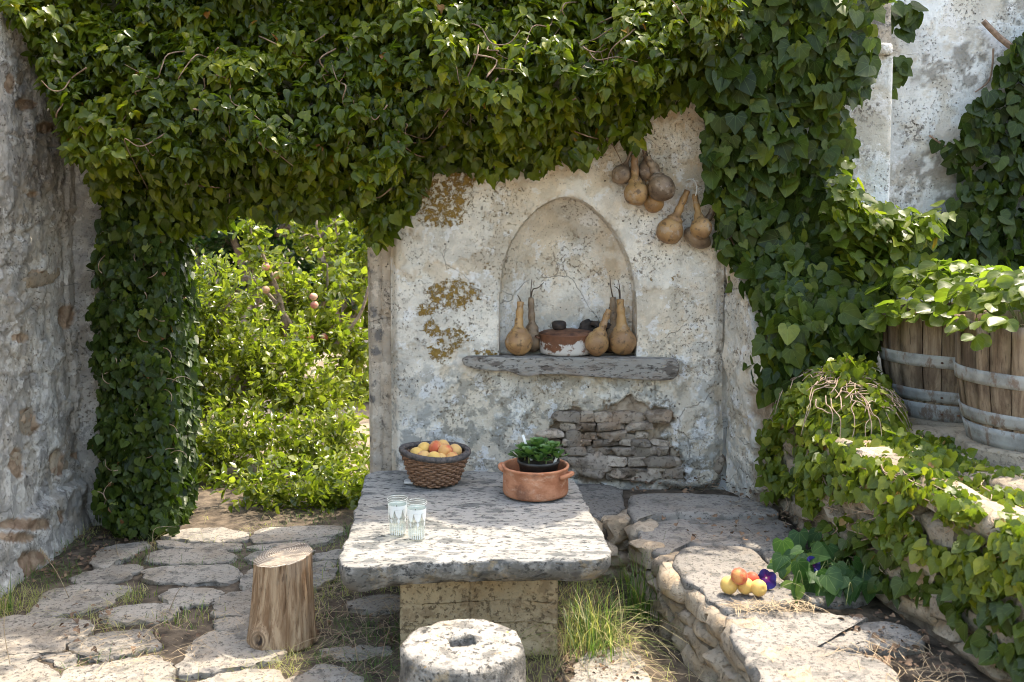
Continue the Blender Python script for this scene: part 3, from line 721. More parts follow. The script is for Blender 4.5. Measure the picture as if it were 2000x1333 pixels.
# ------------------------------------------------------------------ stone bench
BZ = 0.29
bench = empty('stone_bench', (0.8, 3.8, 0), label='long low rubble bench topped with pale stone slabs along the terrace', cat='bench')
SL = [c4([(38, 640), (90, 580), (250, 560), (470, 568), (560, 650), (650, 740), (745, 862), (490, 902), (350, 935), (250, 880), (180, 800), (60, 715)]),
      c4([(335, 985), (360, 935), (600, 925), (900, 942), (1180, 962), (880, 1050), (760, 1108), (1020, 1165), (1210, 1205), (1320, 1310), (1330, 1450), (640, 1500), (560, 1400), (490, 1260), (420, 1130)]),
      c4([(785, 1112), (900, 1042), (1080, 980), (1300, 1000), (1450, 1080), (1440, 1112), (1040, 1145), (830, 1128)]),
      c4([(520, 592), (660, 572), (900, 620), (1160, 740), (1130, 880), (800, 885), (680, 760)]),
      [(1244, 1040), (1262, 1012), (1330, 1004), (1440, 1006), (1530, 1012), (1572, 1062), (1520, 1074), (1440, 1066), (1344, 1060), (1305, 1082), (1262, 1070)],
      [(1224, 985), (1232, 964), (1330, 962), (1430, 966), (1500, 982), (1530, 1006), (1400, 1002), (1262, 1006), (1240, 1018)],
      [(1075, 948), (1150, 944), (1212, 950), (1222, 972), (1218, 998), (1160, 1012), (1080, 1010)],
      [(880, 948), (980, 944), (1070, 946), (1070, 1005), (980, 1012), (880, 1008)]]
HB = [0.0, -0.012, -0.02, -0.03, -0.02, 0.01, -0.03, -0.03]
for i, q in enumerate(SL):
    q = np.array(q); zt = BZ + HB[i]
    P = atZ(q[:, 0], q[:, 1], zt)
    v, f = slab(P, zt - 0.085, zt, 0.014, 0.010, 90, 140 + i, (0, 0), 0.02, 7, 0.020)
    obj('bench_slab', mesh('bench_slab', v, f, sharp=55), M['bench'], bench)
edge_px = np.array([(1590, 1400), (1500, 1290), (1425, 1205), (1390, 1180), (1305, 1108), (1290, 1085), (1244, 1045), (1228, 990), (1215, 1005), (1150, 1012), (1000, 1012), (850, 1012)])
E = atZ(edge_px[:, 0], edge_px[:, 1], BZ)[:, :2]
core = np.vstack([E + np.array([0.07, 0.03]), [[-0.35, 4.98], [1.06, 4.98], [1.24, 4.5], [1.26, 3.9], [1.45, 2.9], [1.55, 2.4]]])
nC = len(core)
V = np.vstack([np.c_[core, np.full(nC, 0.0)], np.c_[core, np.full(nC, BZ - 0.06)]])
F = [[i, (i + 1) % nC, nC + (i + 1) % nC, nC + i] for i in range(nC)] + [list(range(nC, 2 * nC))]
obj('rubble_core', mesh('rubble_core', V, F, False), M['soil'], bench)
BROCKS = rock_variants(10, 90, 0.24, 4.5)
for r in BROCKS: r.materials.append(M['terrace_stone'])
seg = np.linalg.norm(np.diff(E, axis=0), axis=1); sc = np.r_[0, np.cumsum(seg)]; k = 0
z = 0.0
while z < 0.2:
    h = random.uniform(0.045, 0.085); s = random.uniform(0, 0.05)
    while s < sc[-1] - 0.05:
        L = random.uniform(0.09, 0.22); m = s + L / 2
        p = np.array([np.interp(m, sc, E[:, 0]), np.interp(m, sc, E[:, 1])])
        q = np.array([np.interp(m + 0.05, sc, E[:, 0]), np.interp(m + 0.05, sc, E[:, 1])])
        a = math.atan2(q[1] - p[1], q[0] - p[0])
        inn = np.array([0.06, 0.02]) + 0.0 * p
        place_rock(bench, 'stone', (p[0] + 0.05 + random.uniform(-0.02, 0.01), p[1] + 0.03, z + h / 2), (L * 1.05, 0.13, h * 1.12), Matrix.Rotation(a, 4, 'Z') @ Matrix.Rotation(R(random.uniform(-9, 9)), 4, 'Y'), BROCKS, k); k += 1
        s += L + random.uniform(0, 0.015)
    z += h
# ------------------------------------------------------------------ stone table
TT = 0.46
table = empty('stone_table', (-0.12, 3.95, 0), label='long stone slab table on a thick masonry pedestal', cat='table')
tp = np.array([(658, 1098), (680, 1110), (800, 1100), (930, 1096), (1060, 1094), (1160, 1092), (1193, 1086), (1190, 1070), (1170, 1030), (1148, 985), (1124, 940), (1110, 930), (1000, 921), (860, 919), (740, 919), (716, 926), (705, 960), (690, 1010), (672, 1060)])
P = atZ(tp[:, 0], tp[:, 1], TT)
v, f = slab(P, TT - 0.085, TT, 0.009, 0.006, 220, 300, (0, 0), 0.03, 7.0, 0.013)
low = smooth(0.1 - np.abs(v[:, 0] + 0.5), 0, 0.1) * (v[:, 2] < TT - 0.05)
v[:, 2] -= 0.012 * low
obj('table_top', mesh('table_top', v, f, sharp=48), M['table'], table)
# masonry pedestal: courses of blocks
px0, px1, py0, py1 = -0.405, 0.165, 3.60, 4.32
rows = [(0.0, 0.135, [0, .36, 1]), (0.136, 0.215, [0, .58, 1]), (0.216, 0.300, [0, .44, 1]), (0.301, 0.37, [0, 1])]
k = 0
for z0, z1, cuts in rows:
    for a, b in zip(cuts[:-1], cuts[1:]):
        x0 = px0 + a * (px1 - px0) + 0.0002; x1 = px0 + b * (px1 - px0) - 0.0002
        nu, nv = 36, 14
        U, Z = np.meshgrid(np.linspace(x0, x1, nu), np.linspace(z0, z1 + 0.0006, nv), indexing='ij'); U = U.ravel(); Z = Z.ravel()
        e = np.minimum(np.minimum(U - x0, x1 - U), np.minimum(Z - z0, z1 - Z)); PP = np.c_[U * 1, Z, 0 * U + k]
        off = 0.05 * (fbm(np.c_[U, Z, 0 * U] * 7, 5, 200, 0.6) - 0.5) + 0.02 * (fbm(PP * 30, 3, 230) - 0.5) - 0.0012 * (1 - smooth(e / 0.004))
        wz = 0.05 * (fbm(np.c_[U * 5, Z * 3, 0 * U], 3, 61) - 0.5) * smooth(Z, 0, 0.06) * smooth(0.37 - Z, 0, 0.05); wx = 0.07 * (fbm(np.c_[U * 4, Z * 9, 0 * U], 3, 66) - 0.5) * smooth(np.minimum(U - px0, px1 - U), 0, 0.06)
        V = np.c_[U + wx, py0 - off, Z + wz]; F = grid_faces(nu, nv).tolist(); idx = np.arange(nu * nv).reshape(nu, nv)
        loop = np.r_[idx[:, 0], idx[-1, 1:], idx[-2::-1, -1], idx[0, -2:0:-1]]; o = len(V); B = V[loop].copy(); B[:, 1] = py1 + 0.01 * (fbm(B * 9, 2, 7) - .5)
        V = np.vstack([V, B]); n_ = len(loop)
        F += [[loop[j], loop[(j + 1) % n_], o + (j + 1) % n_, o + j] for j in range(n_)] + [list(range(o + n_ - 1, o - 1, -1))]
        obj('pedestal_block', mesh('pedestal_block', V, F), M['pedestal'], table); k += 1

# ------------------------------------------------------------------ millstone stool
mc = atZ(903, 1253, 0.365); mx, my = mc[0], mc[1]; mr = 0.185
ms = empty('millstone_stool', (mx, my, 0), label='round lichen-spotted stone stool with a square hole, in front of the table', cat='stool')
nA = 96; a = np.arange(nA) * 2 * np.pi / nA
def sq(r): return r / np.maximum(np.abs(np.cos(a)), np.abs(np.sin(a)))
rings = []
for r, z in [(0.97, 0.0), (1.0, 0.05), (1.005, 0.15), (1.0, 0.25), (0.995, 0.30), (0.99, 0.325), (0.97, 0.347), (0.935, 0.359), (0.88, 0.364), (0.75, 0.366), (0.6, 0.366), (0.45, 0.366), (0.36, 0.366)]:
    rings.append(np.c_[mr * r * np.cos(a), mr * r * np.sin(a), np.full(nA, z)])
for h, z in [(0.041, 0.365), (0.038, 0.352), (0.036, 0.29), (0.034, 0.24)]:
    s = np.minimum(sq(h), h * 1.28); rings.append(np.c_[s * np.cos(a), s * np.sin(a) * 0.85, np.full(nA, z)])
V = np.vstack(rings); m = len(rings)
nz = fbm(V * 26, 4, 401) - 0.5; nb = fbm(V * 8, 3, 405) - 0.5
rad = V[:, :2] / (np.linalg.norm(V[:, :2], axis=1)[:, None] + 1e-6)
outer = smooth(np.hypot(V[:, 0], V[:, 1]), 0.14, 0.18)
V[:, :2] += rad * ((nz * 0.016 + nb * 0.02) * outer)[:, None]; V[:, 2] += (nz * 0.012 + nb * 0.012) * smooth(V[:, 2], 0.2, 0.34) * (np.hypot(V[:, 0], V[:, 1]) > 0.04)
F = [[i * nA + j, i * nA + (j + 1) % nA, (i + 1) * nA + (j + 1) % nA, (i + 1) * nA + j] for i in range(m - 1) for j in range(nA)] + [[(m - 1) * nA + j for j in range(nA)]]
rot = np.array([[math.cos(.25), -math.sin(.25)], [math.sin(.25), math.cos(.25)]])
V[:, :2] = V[:, :2] @ rot.T
obj('stone', mesh('stone_drum', V + np.array([mx, my, 0]), F), M['mill'], ms)

# ------------------------------------------------------------------ log stool
lc = atZ(548, 1246, 0.03); lx, ly = lc[0], lc[1]
log = empty('log_stool', (lx, ly, 0), label='bare weathered log stump stool with slanting cut top and a knot', cat='stool')
nA = 128; a = np.arange(nA) * 2 * np.pi / nA; H = 44; rings = []
for i in range(H + 1):
    t = i / H
    r = 0.107 + 0.018 * (1 - t) ** 2 - 0.004 * t
    rr = r * (1 + 0.05 * np.cos(2 * a + 0.7) + 0.03 * np.cos(3 * a + 2 * t))
    kd = np.exp(-((np.angle(np.exp(1j * (a - R(242)))) / 0.34) ** 2 + ((t - 0.17) / 0.13) ** 2))
    kh = np.exp(-((np.angle(np.exp(1j * (a - R(242)))) / 0.13) ** 2 + ((t - 0.17) / 0.06) ** 2))
    rr = rr + 0.024 * kd - 0.022 * kh
    for q_, (ca, c0_, c1_) in enumerate([(205, .3, 1.1), (232, .45, 1.1), (262, .0, .6), (288, .35, 1.1), (315, .1, .8), (335, .5, 1.1), (275, .7, 1.1), (150, 0, 1.1), (60, 0, 1.1)]):
        cw = np.angle(np.exp(1j * (a - R(ca) - 0.06 * math.sin(t * 7 + q_)))); rr = rr - 0.010 * np.exp(-(cw / 0.035) ** 2) * float(smooth(t, c0_, c0_ + .15) * (1 - smooth(t, c1_ - .15, c1_)))
    x = rr * np.cos(a) + 0.014 * t; y = rr * np.sin(a) + 0.01 * t
    top = 0.338 + 0.17 * x + 0.10 * y
    z = 0.02 + (top - 0.02) * t
    rings.append(np.c_[x, y, z])
V = np.vstack(rings); ang = np.tile(a, H + 1)
g = fbm(np.c_[np.cos(ang) * 9, np.sin(ang) * 9, V[:, 2] * 3], 4, 510) - 0.5; g2 = fbm(np.c_[np.cos(ang) * 26, np.sin(ang) * 26, V[:, 2] * 5], 3, 512) - 0.5
V[:, :2] *= (1 + 0.10 * g + 0.06 * g2)[:, None]
F = [[i * nA + j, i * nA + (j + 1) % nA, (i + 1) * nA + (j + 1) % nA, (i + 1) * nA + j] for i in range(H) for j in range(nA)] + [list(range(nA))[::-1]]
g = NT('log_wood'); q = g.map(g.pos(), (42, 42, 3.0)); nn = g.noise(1.0, 7, 0.66, v=q, dist=0.8); ff = g.noise(3.2, 4, 0.6, v=q)
c = g.mix(g.step(nn, 0.36, 0.62), (0.43, 0.31, 0.195), (0.20, 0.12, 0.065))
c = g.mix(g.math('MULTIPLY', g.step(g.noise(7, 4), 0.5, 0.62), 0.5), c, (0.34, 0.25, 0.17))
c = g.mix(g.math('MULTIPLY', g.step(ff, 0.6, 0.68), 0.8), c, (0.09, 0.055, 0.035))
kp = g.n.new('ShaderNodeVectorMath'); kp.operation = 'DISTANCE'; g.set(kp.inputs[0], g.pos()); kc = (lx - 0.062, ly - 0.128, 0.072); kp.inputs[1].default_value = kc
ringw = g.math('SINE', g.math('MULTIPLY', kp.outputs['Value'], 420)); km = g.step(kp.outputs['Value'], 0.062, 0.028)
c = g.mix(g.math('MULTIPLY', km, g.step(ringw, -0.2, 0.6)), c, (0.20, 0.135, 0.085)); c = g.mix(g.step(kp.outputs['Value'], 0.030, 0.022), c, (0.035, 0.025, 0.02))
M['log'] = g.done(c, 0.85, g.bump(g.math('ADD', nn, g.math('MULTIPLY', ff, 0.6)), 1.0, 0.008), 0.2)
obj('trunk', mesh('trunk', V + np.array([lx, ly, 0]), F), M['log'], log)
Vt = rings[-1].copy() * 0 + V[-nA:]
c0 = Vt.mean(0); T = [Vt]
for s in (0.95, 0.8, 0.6, 0.4, 0.2): T.append(c0 + (Vt - c0) * s)
T = np.vstack(T); T[nA:, 2] += 0.004 + 0.006 * (fbm(T[nA:] * 40, 3, 3) - 0.5); T = np.vstack([T, c0 + [0, 0, .004]])
Ft = [[i * nA + j, i * nA + (j + 1) % nA, (i + 1) * nA + (j + 1) % nA, (i + 1) * nA + j] for i in range(5) for j in range(nA)] + [[5 * nA + j, 5 * nA + (j + 1) % nA, 6 * nA] for j in range(nA)]
g = NT('log_end'); dd = g.n.new('ShaderNodeVectorMath'); dd.operation = 'DISTANCE'; g.set(dd.inputs[0], g.mix(0.012, g.pos(), g.noisec(14))); dd.inputs[1].default_value = (lx + 0.02, ly + 0.005, 0.345)
rg = g.math('SINE', g.math('MULTIPLY', dd.outputs['Value'], 700)); st = g.noise(1.0, 6, 0.65, v=g.map(g.pos(), (9, 60, 9), rot=(0, 0, 0.5)))
c = g.mix(g.step(rg, -0.6, 0.8), (0.24, 0.19, 0.14), (0.40, 0.345, 0.275)); c = g.mix(g.math('MULTIPLY', g.step(st, 0.5, 0.66), 0.85), c, (0.085, 0.065, 0.05)); c = g.mix(g.math('MULTIPLY', g.step(g.noise(12, 4), 0.5, 0.66), 0.5), c, (0.17, 0.15, 0.13))
M['log_end'] = g.done(c, 0.9, g.bump(g.math('ADD', st, g.math('MULTIPLY', rg, 0.1)), 0.9, 0.006), 0.15)
obj('cut_face', mesh('cut_face', T + np.array([lx, ly, 0]), Ft), M['log_end'], log, label='pale cracked sawn top of the log')

# ------------------------------------------------------------------ fruit
def fruit_mesh(seed):
    n, m = 20, 14; V = []
    for j in range(m + 1):
        ph = math.pi * j / m - math.pi / 2
        for i in range(n):
            th = 2 * math.pi * i / n; r = math.cos(ph); z = math.sin(ph)
            cr = math.exp(-(th / 0.22) ** 2) + math.exp(-((th - 2 * math.pi) / 0.22) ** 2)
            r *= 1 - 0.05 * cr; z = z * 0.95 - 0.16 * math.exp(-(r / 0.25) ** 2) * (1 if z > 0 else 0)
            V.append((r * math.cos(th), r * math.sin(th), z))
    V = np.array(V); V *= (1 + 0.07 * (fbm(V * 1.4 + seed * 9, 2, seed) - 0.5))[:, None]
    F = [[j * n + i, j * n + (i + 1) % n, (j + 1) * n + (i + 1) % n, (j + 1) * n + i] for j in range(m) for i in range(n)]
    return mesh('fruit', V, F)
def fruit_mat(name, y, r, amt):
    g = NT(name); o = g.objpos(); s = g.n.new('ShaderNodeSeparateXYZ'); g.set(s.inputs[0], o)
    w = g.math('ADD', g.math('MULTIPLY', s.outputs[0], 0.35), g.math('MULTIPLY', g.noise(1.4, 4, 0.6, v=o), 1.0))
    c = g.mix(g.step(w, 0.62 - amt, 1.0 - amt), y, r)
    c = g.mix(g.math('MULTIPLY', g.step(g.noise(9, 4, 0.7, v=o), 0.62, 0.7), 0.6), c, (0.22, 0.10, 0.035))
    g.b.inputs['Subsurface Weight'].default_value = 0.08; g.b.inputs['Subsurface Radius'].default_value = (0.01, 0.004, 0.002)
    g.b.inputs['Sheen Weight'].default_value = 0.15
    return g.done(c, 0.55, None, 0.3)
FM = [fruit_mat('peach_skin', (0.62, 0.38, 0.13), (0.58, 0.22, 0.08), 0.05), fruit_mat('yellow_peach_skin', (0.66, 0.42, 0.11), (0.60, 0.26, 0.08), -0.15), fruit_mat('blush_peach_skin', (0.60, 0.31, 0.10), (0.50, 0.11, 0.045), 0.2), fruit_mat('red_apricot_skin', (0.60, 0.27, 0.08), (0.50, 0.075, 0.03), 0.55)]
def fruit(name, c, r, mi, label, cat, group):
    k = random.randrange(100); me = fruit_mesh(k); me.materials.append(FM[mi])
    e = Matrix.Translation(Vector([float(x) for x in c])) @ Matrix.Rotation(random.uniform(0, 6.28), 4, 'Z') @ Matrix.Rotation(R(random.uniform(20, 110)), 4, 'X') @ Matrix.Scale(r, 4)
    o = obj(name, me, None, None, e); tag(o, label, cat, group); return o

# ------------------------------------------------------------------ wicker basket of peaches
bc = atZ(850, 944, TT); bx, by = bc[0], bc[1]; bz = TT + 0.006
bk = empty('wicker_basket', (bx, by, bz), label='round brown wicker basket with a dark braided rim on the table', cat='basket')
def brad(t): return 0.094 + 0.044 * t ** 0.85
tl = lambda P: np.c_[P[:, 0], P[:, 1], P[:, 2] + (P[:, 0] - bx) * -0.05 * smooth(P[:, 2], bz, bz + .12)]
parts = []; NR = 13; BH = 0.118; sp = 17
for k in range(NR):
    t = k / (NR - 1); a = np.linspace(0, 2 * np.pi, 133)
    for ph in (0,):
        r = brad(t) + 0.0055 * np.sin(sp * a + math.pi * k) + 0.0012 * np.sin(7 * a + k * 1.7)
        z = bz + 0.006 + BH * t + 0.0016 * np.sin(5 * a + k) + 0.0018 * np.cos(sp * a)
        parts.append(tube(np.c_[bx + r * np.cos(a), by + r * np.sin(a), z], 0.0053, 6, False))
v, f = join(parts); M['wicker'] = flat_mat('wicker', (0.10, 0.05, 0.028), (0.27, 0.15, 0.085), 60, 0.55, 0.002, 0.4, (1, 1, 2.5))
obj('weave', mesh('weave', tl(v), f), M['wicker'], bk)
parts = []
for j in range(sp * 2):
    a = 2 * np.pi * (j + 0.5) / (sp * 2); t = np.linspace(0, 1, 6)
    parts.append(tube(np.c_[bx + brad(t) * np.cos(a), by + brad(t) * np.sin(a), bz + 0.004 + BH * t], 0.0028, 5))
v, f = join(parts); obj('stakes', mesh('stakes', tl(v), f), M['wicker'], bk)
parts = []
for k in range(4):
    a = np.linspace(0, 2 * np.pi, 181); w = 26 * a + k * math.pi / 2
    r = brad(1) + 0.002 + 0.0085 * np.cos(w); z = bz + BH + 0.014 + 0.0085 * np.sin(w) + 0.004 * np.sin(2 * a + 1)
    parts.append(tube(np.c_[bx + r * np.cos(a), by + r * np.sin(a), z], 0.0058, 5, False))
v, f = join(parts); M['wicker_dark'] = flat_mat('wicker_rim', (0.035, 0.033, 0.033), (0.115, 0.095, 0.085), 60, 0.6, 0.002, 0.35)
obj('rim', mesh('rim', tl(v), f), M['wicker_dark'], bk, label='dark braided rim')
v, f = lathe([(0.0, bz + 0.004), (0.05, bz + 0.003), (0.092, bz + 0.004), (0.092, bz + 0.009), (0.0, bz + 0.010)], 32, bx, by)
obj('base', mesh('base', v, f), M['wicker'], bk)
PZ = bz + BH
names = [
    (-.078, -.010, -.004, .031, 1, 'browned yellow peach at the left side of the basket'), (-.048, .030, .008, .032, 1, 'yellow peach with a dark dimple behind the left side of the pile'),
    (.004, .012, .018, .033, 2, 'red-blushed peach on top in the middle of the basket'), (.028, .058, .012, .032, 0, 'pale peach at the back of the basket pile'),
    (.082, .022, .002, .032, 0, 'orange peach at the right side of the basket'), (.046, -.022, .010, .033, 2, 'large blushed peach on the right of the pile'),
    (-.044, -.048, -.010, .032, 0, 'orange peach low at the front left of the basket'), (.000, -.062, -.010, .032, 1, 'freckled yellow peach low at the front of the basket'),
    (.076, -.048, -.014, .031, 2, 'pinkish peach low at the front right of the basket'), (.028, -.055, -.012, .026, 0, 'small orange peach wedged in the front middle of the pile'),
    (-.01, .07, -.006, .030, 0, 'half hidden peach against the back rim of the basket')]
for dx, dy, dz, r, mi, lb in names:
    fruit('peach', (bx + dx, by + dy, PZ + 0.006 + dz), r, mi, lb, 'peach', 'peaches in the wicker basket')
for dx, dy in [(-.05, 0), (.0, .0), (.05, .02), (0, -.05), (0, .05), (.05, -.04), (-.04, -.04), (-.04, .05)]:
    pass
v, f = lathe([(0.0, PZ - 0.045), (0.07, PZ - 0.047), (0.108, PZ - 0.05), (0.0, PZ - 0.06)], 24, bx, by)
M['cloth'] = flat_mat('pale_cloth', (0.45, 0.43, 0.40), (0.58, 0.56, 0.53), 30, 0.9, 0.002)
obj('liner', mesh('liner', v, f), M['wicker_dark'], bk)
# pale scrap of slate beside the basket
sc_ = atZ(800, 943, TT + 0.004)
q = sc_[:2] + np.array([(-.026, -.03), (.03, -.035), (.045, 0), (.02, .035), (-.02, .03), (-.035, 0)])
v, f = slab(q, TT + 0.003, TT + 0.014, 0.004, 0.002, 28, 411)
obj('stone_chip', mesh('stone_chip', v, f), M['cloth'], None, label='flat pale stone chip tucked beside the basket', cat='stone')

# ------------------------------------------------------------------ drinking glasses
g = NT('clear_glass'); fr = g.n.new('ShaderNodeLayerWeight'); fr.inputs[0].default_value = 0.12
tr = g.n.new('ShaderNodeBsdfTransparent'); tr.inputs[0].default_value = (0.96, 0.98, 0.97, 1); gl = g.n.new('ShaderNodeBsdfGlossy'); gl.inputs['Roughness'].default_value = 0.03
mxs = g.n.new('ShaderNodeMixShader'); g.set(mxs.inputs[0], g.math('ADD', g.math('MULTIPLY', fr.outputs['Facing'], 0.5), 0.03)); g.t.links.new(tr.outputs[0], mxs.inputs[1]); g.t.links.new(gl.outputs[0], mxs.inputs[2]); g.t.links.new(mxs.outputs[0], g.out.inputs[0])
M['glass'] = g.m
g = NT('frosted_glass'); g.done((0.78, 0.80, 0.80), 0.35, None, 0.6)
tr = g.n.new('ShaderNodeBsdfTransparent'); mxs = g.n.new('ShaderNodeMixShader'); mxs.inputs[0].default_value = 0.8
g.t.links.new(tr.outputs[0], mxs.inputs[1]); g.t.links.new(g.b.outputs[0], mxs.inputs[2]); g.t.links.new(mxs.outputs[0], g.out.inputs[0])
M['frost'] = g.m
GH = 0.138
def grad(z): return 0.0285 + 0.0062 * (z / GH)
def glass(px, py, label):
    c = atZ(px, py, TT); x, y = c[0], c[1]; z0 = TT + 0.003
    t = empty('drinking_glass', (x, y, z0), label=label, cat='glass', group='drinking glasses on the table')
    n = 48; a = np.arange(n) * 2 * np.pi / n; V = []; prof = []
    for z in np.linspace(0, GH, 24): prof.append((grad(z), z, 1))
    prof.append((grad(GH) - 0.0007, GH + 0.0008, 0))
    for z in np.linspace(GH, 0.012, 20): prof.append((grad(z) - 0.0018, z, 0))
    prof.append((0.001, 0.011, 0))
    for r, z, o in prof:
        fl = 0.0006 * np.abs(np.cos(12 * a)) * (1 - smooth(z, 0.045, 0.065)) * o
        V.append(np.c_[x + (r - fl) * np.cos(a), y + (r - fl) * np.sin(a), np.full(n, z0 + z)])
    m = len(prof); F = [[i * n + j, i * n + (j + 1) % n, (i + 1) * n + (j + 1) % n, (i + 1) * n + j] for i in range(m - 1) for j in range(n)] + [list(range(n))[::-1], [(m - 1) * n + j for j in range(n)]]
    obj('body', mesh('body', np.vstack(V), F), M['glass'], t)
    # frosted garland: scalloped band, drooping petals, vertical cuts, gilt rings
    parts = []
    def patch(a0, a1, zt, zb, taper, ns=7, nt=9):
        Q = []
        for i in range(ns):
            u = i / (ns - 1)
            for j in range(nt):
                w = j / (nt - 1); z = zt + (zb - zt) * w; half = (a1 - a0) / 2 * taper(w); aa = (a0 + a1) / 2 + (u * 2 - 1) * half
                r = grad(z) + 0.0007; Q.append((x + r * math.cos(aa), y + r * math.sin(aa), z0 + z))
        parts.append((np.array(Q), grid_faces(ns, nt).tolist()))
    K = 7
    for i in range(K):
        A0 = 2 * math.pi * i / K
        patch(A0, A0 + 2 * math.pi / K * 1.0, 0.112, 0.098, lambda w: 1, 9, 3)
        patch(A0 + 0.06, A0 + 0.84, 0.0975, 0.068, lambda w: math.sin(math.pi * min(0.5 + w * 0.5, 0.97)) ** 0.6)
        patch(A0 + 0.30, A0 + 0.60, 0.066, 0.050, lambda w: math.sin(math.pi * (0.1 + 0.85 * w)))
    for i in range(26):
        A0 = 2 * math.pi * i / 26; h = 0.040 + 0.014 * ((i * 7) % 3) / 2
        patch(A0, A0 + 0.12, h, 0.006, lambda w: 0.25 + 0.75 * w, 3, 5)
    v, f = join(parts); obj('frosted_ornament', mesh('frosted_ornament', v, f), M['frost'], t, label='white frosted garland and cut flutes')
    parts = []
    for z in (0.126, 0.133): 
        aa = np.linspace(0, 2 * np.pi, 49); r = grad(z) + 0.0006; parts.append(tube(np.c_[x + r * np.cos(aa), y + r * np.sin(aa), np.full(49, z0 + z)], 0.0006, 4, False))
    v, f = join(parts); obj('rim_line', mesh('rim_line', v, f), M['frost'], t)
glass(777, 1046, 'ornate frosted drinking glass standing farther left on the table')
glass(814, 1054, 'ornate frosted drinking glass standing nearer, on the right of the pair')

# ------------------------------------------------------------------ terracotta pot, succulent in its own pot
pc = atZ(1046, 966, TT); qx, qy = pc[0], pc[1]; pz = TT + 0.004
g = NT('terracotta'); n1 = g.noise(9, 6, 0.65, v=g.map(g.pos(), (1, 1, 1.6))); c = g.mix(g.step(n1, 0.36, 0.64), (0.30, 0.12, 0.06), (0.48, 0.225, 0.125)); c = g.mix(g.math('MULTIPLY', g.step(g.noise(14, 6, 0.7, v=g.map(g.pos(), (1, 1, 2), (4, 2, 1))), 0.52, 0.66), 0.55), c, (0.56, 0.37, 0.26)); c = g.mix(g.math('MULTIPLY', g.step(g.noise(7, 5, 0.7, v=g.map(g.pos(), (1, 1, 1), (1, 7, 3))), 0.55, 0.68), 0.65), c, (0.15, 0.075, 0.05)); M['terracotta'] = g.done(c, 0.85, g.bump(g.noise(45, 5, 0.65), 0.5, 0.004), 0.2)
pot = empty('terracotta_pot', (qx, qy, pz), label='low wide terracotta pot with two loop handles on the table', cat='pot')
pr = [(0.0, 0.0), (0.118, 0.0), (0.130, 0.005), (0.134, 0.016), (0.1335, 0.05), (0.132, 0.09), (0.133, 0.108), (0.137, 0.113), (0.137, 0.119), (0.130, 0.121), (0.124, 0.116), (0.123, 0.06), (0.118, 0.02), (0.0, 0.015)]
v, f = lathe([(r, z + pz) for r, z in pr], 64, qx, qy)
obj('body', mesh('body', v, f), M['terracotta'], pot)
for sgn, aa in ((1, R(-28)), (-1, R(152))):
    d = np.array([math.cos(aa), math.sin(aa), 0]); tn = np.array([-d[1], d[0], 0]); t = np.linspace(0, math.pi, 13)
    pts = np.array([[qx, qy, pz + 0.088]]) + d * (0.128 + 0.032 * np.sin(t))[:, None] + tn * (0.036 * np.cos(t))[:, None] + np.array([0, 0, 1]) * (0.012 * np.sin(t))[:, None]
    v, f = tube(catmull(pts, 2), 0.0095, 8); obj('handle', mesh('handle', v, f), M['terracotta'], pot)
M['black_plastic'] = flat_mat('black_plastic', (0.02, 0.02, 0.02), (0.05, 0.048, 0.045), 30, 0.5, 0.001, 0.4)
sx, sy = qx + 0.012, qy + 0.004
suc = empty('succulent_plant', (sx, sy, pz + 0.03), label='green rosette succulent in a black plastic pot inside the terracotta pot', cat='plant')
v, f = lathe([(r, z + pz) for r, z in [(0.0, 0.03), (0.062, 0.03), (0.082, 0.128), (0.086, 0.128), (0.087, 0.140), (0.083, 0.141), (0.080, 0.125), (0.0, 0.122)]], 48, sx, sy)
obj('plant_pot', mesh('plant_pot', v, f), M['black_plastic'], suc)
v, f = lathe([(0.080, pz + 0.126), (0.05, pz + 0.130), (0.0, pz + 0.131)], 24, sx, sy); obj('potting_soil', mesh('potting_soil', v, f), M['soil'], suc)
for (dx, dy, dz, tx, ty, L) in [(-.028, .02, .13, -.35, .2, .11), (.062, -.03, .13, .42, -.1, .055)]:
    p0 = np.array([sx + dx, sy + dy, pz + dz]); d = np.array([tx, ty, 1.0]); d /= np.linalg.norm(d); w = np.cross(d, [0, 1, 0]); w = w / np.linalg.norm(w) * 0.005; tn = np.cross(d, w) / 0.005 * 0.0006
    Q = np.array([p0 + s * w + u * L * d + q * tn for q in (-1, 1) for u in (0, 1) for s in (-1, 1)])
    M.setdefault('tag', flat_mat('white_tag', (0.7, 0.7, 0.68), (0.78, 0.78, 0.76), 30, 0.5, 0.0005))
    obj('plant_label', mesh('plant_label', Q, [[0, 1, 3, 2], [4, 6, 7, 5], [0, 2, 6, 4], [1, 5, 7, 3], [2, 3, 7, 6], [0, 4, 5, 1]], False), M['tag'], suc)

# ------------------------------------------------------------------ bottle gourds
def gourd_mat(name, a, b):
    g = NT(name); n1 = g.noise(9, 5, 0.6); n2 = g.noise(34, 5, 0.65)
    c = g.mix(g.step(n1, 0.38, 0.62), a, b)
    c = g.mix(g.math('MULTIPLY', g.step(n2, 0.52, 0.66), 0.75), c, (0.075, 0.045, 0.027))
    c = g.mix(g.math('MULTIPLY', g.step(g.noise(18, 4, 0.6, v=g.map(g.pos(), loc=(4, 4, 4))), 0.57, 0.68), 0.5), c, (0.46, 0.38, 0.30))
    c = g.mix(1.0, c, g.ramp(g.rnd(), [(0, 0.72), (1, 1.0)]), 'MULTIPLY')
    return g.done(c, 0.5, g.bump(n2, 0.35, 0.003), 0.4)
M['gourd'] = gourd_mat('gourd_skin', (0.47, 0.28, 0.11), (0.31, 0.175, 0.08))
M['gourd_grey'] = gourd_mat('gourd_skin_weathered', (0.34, 0.235, 0.14), (0.17, 0.115, 0.075))
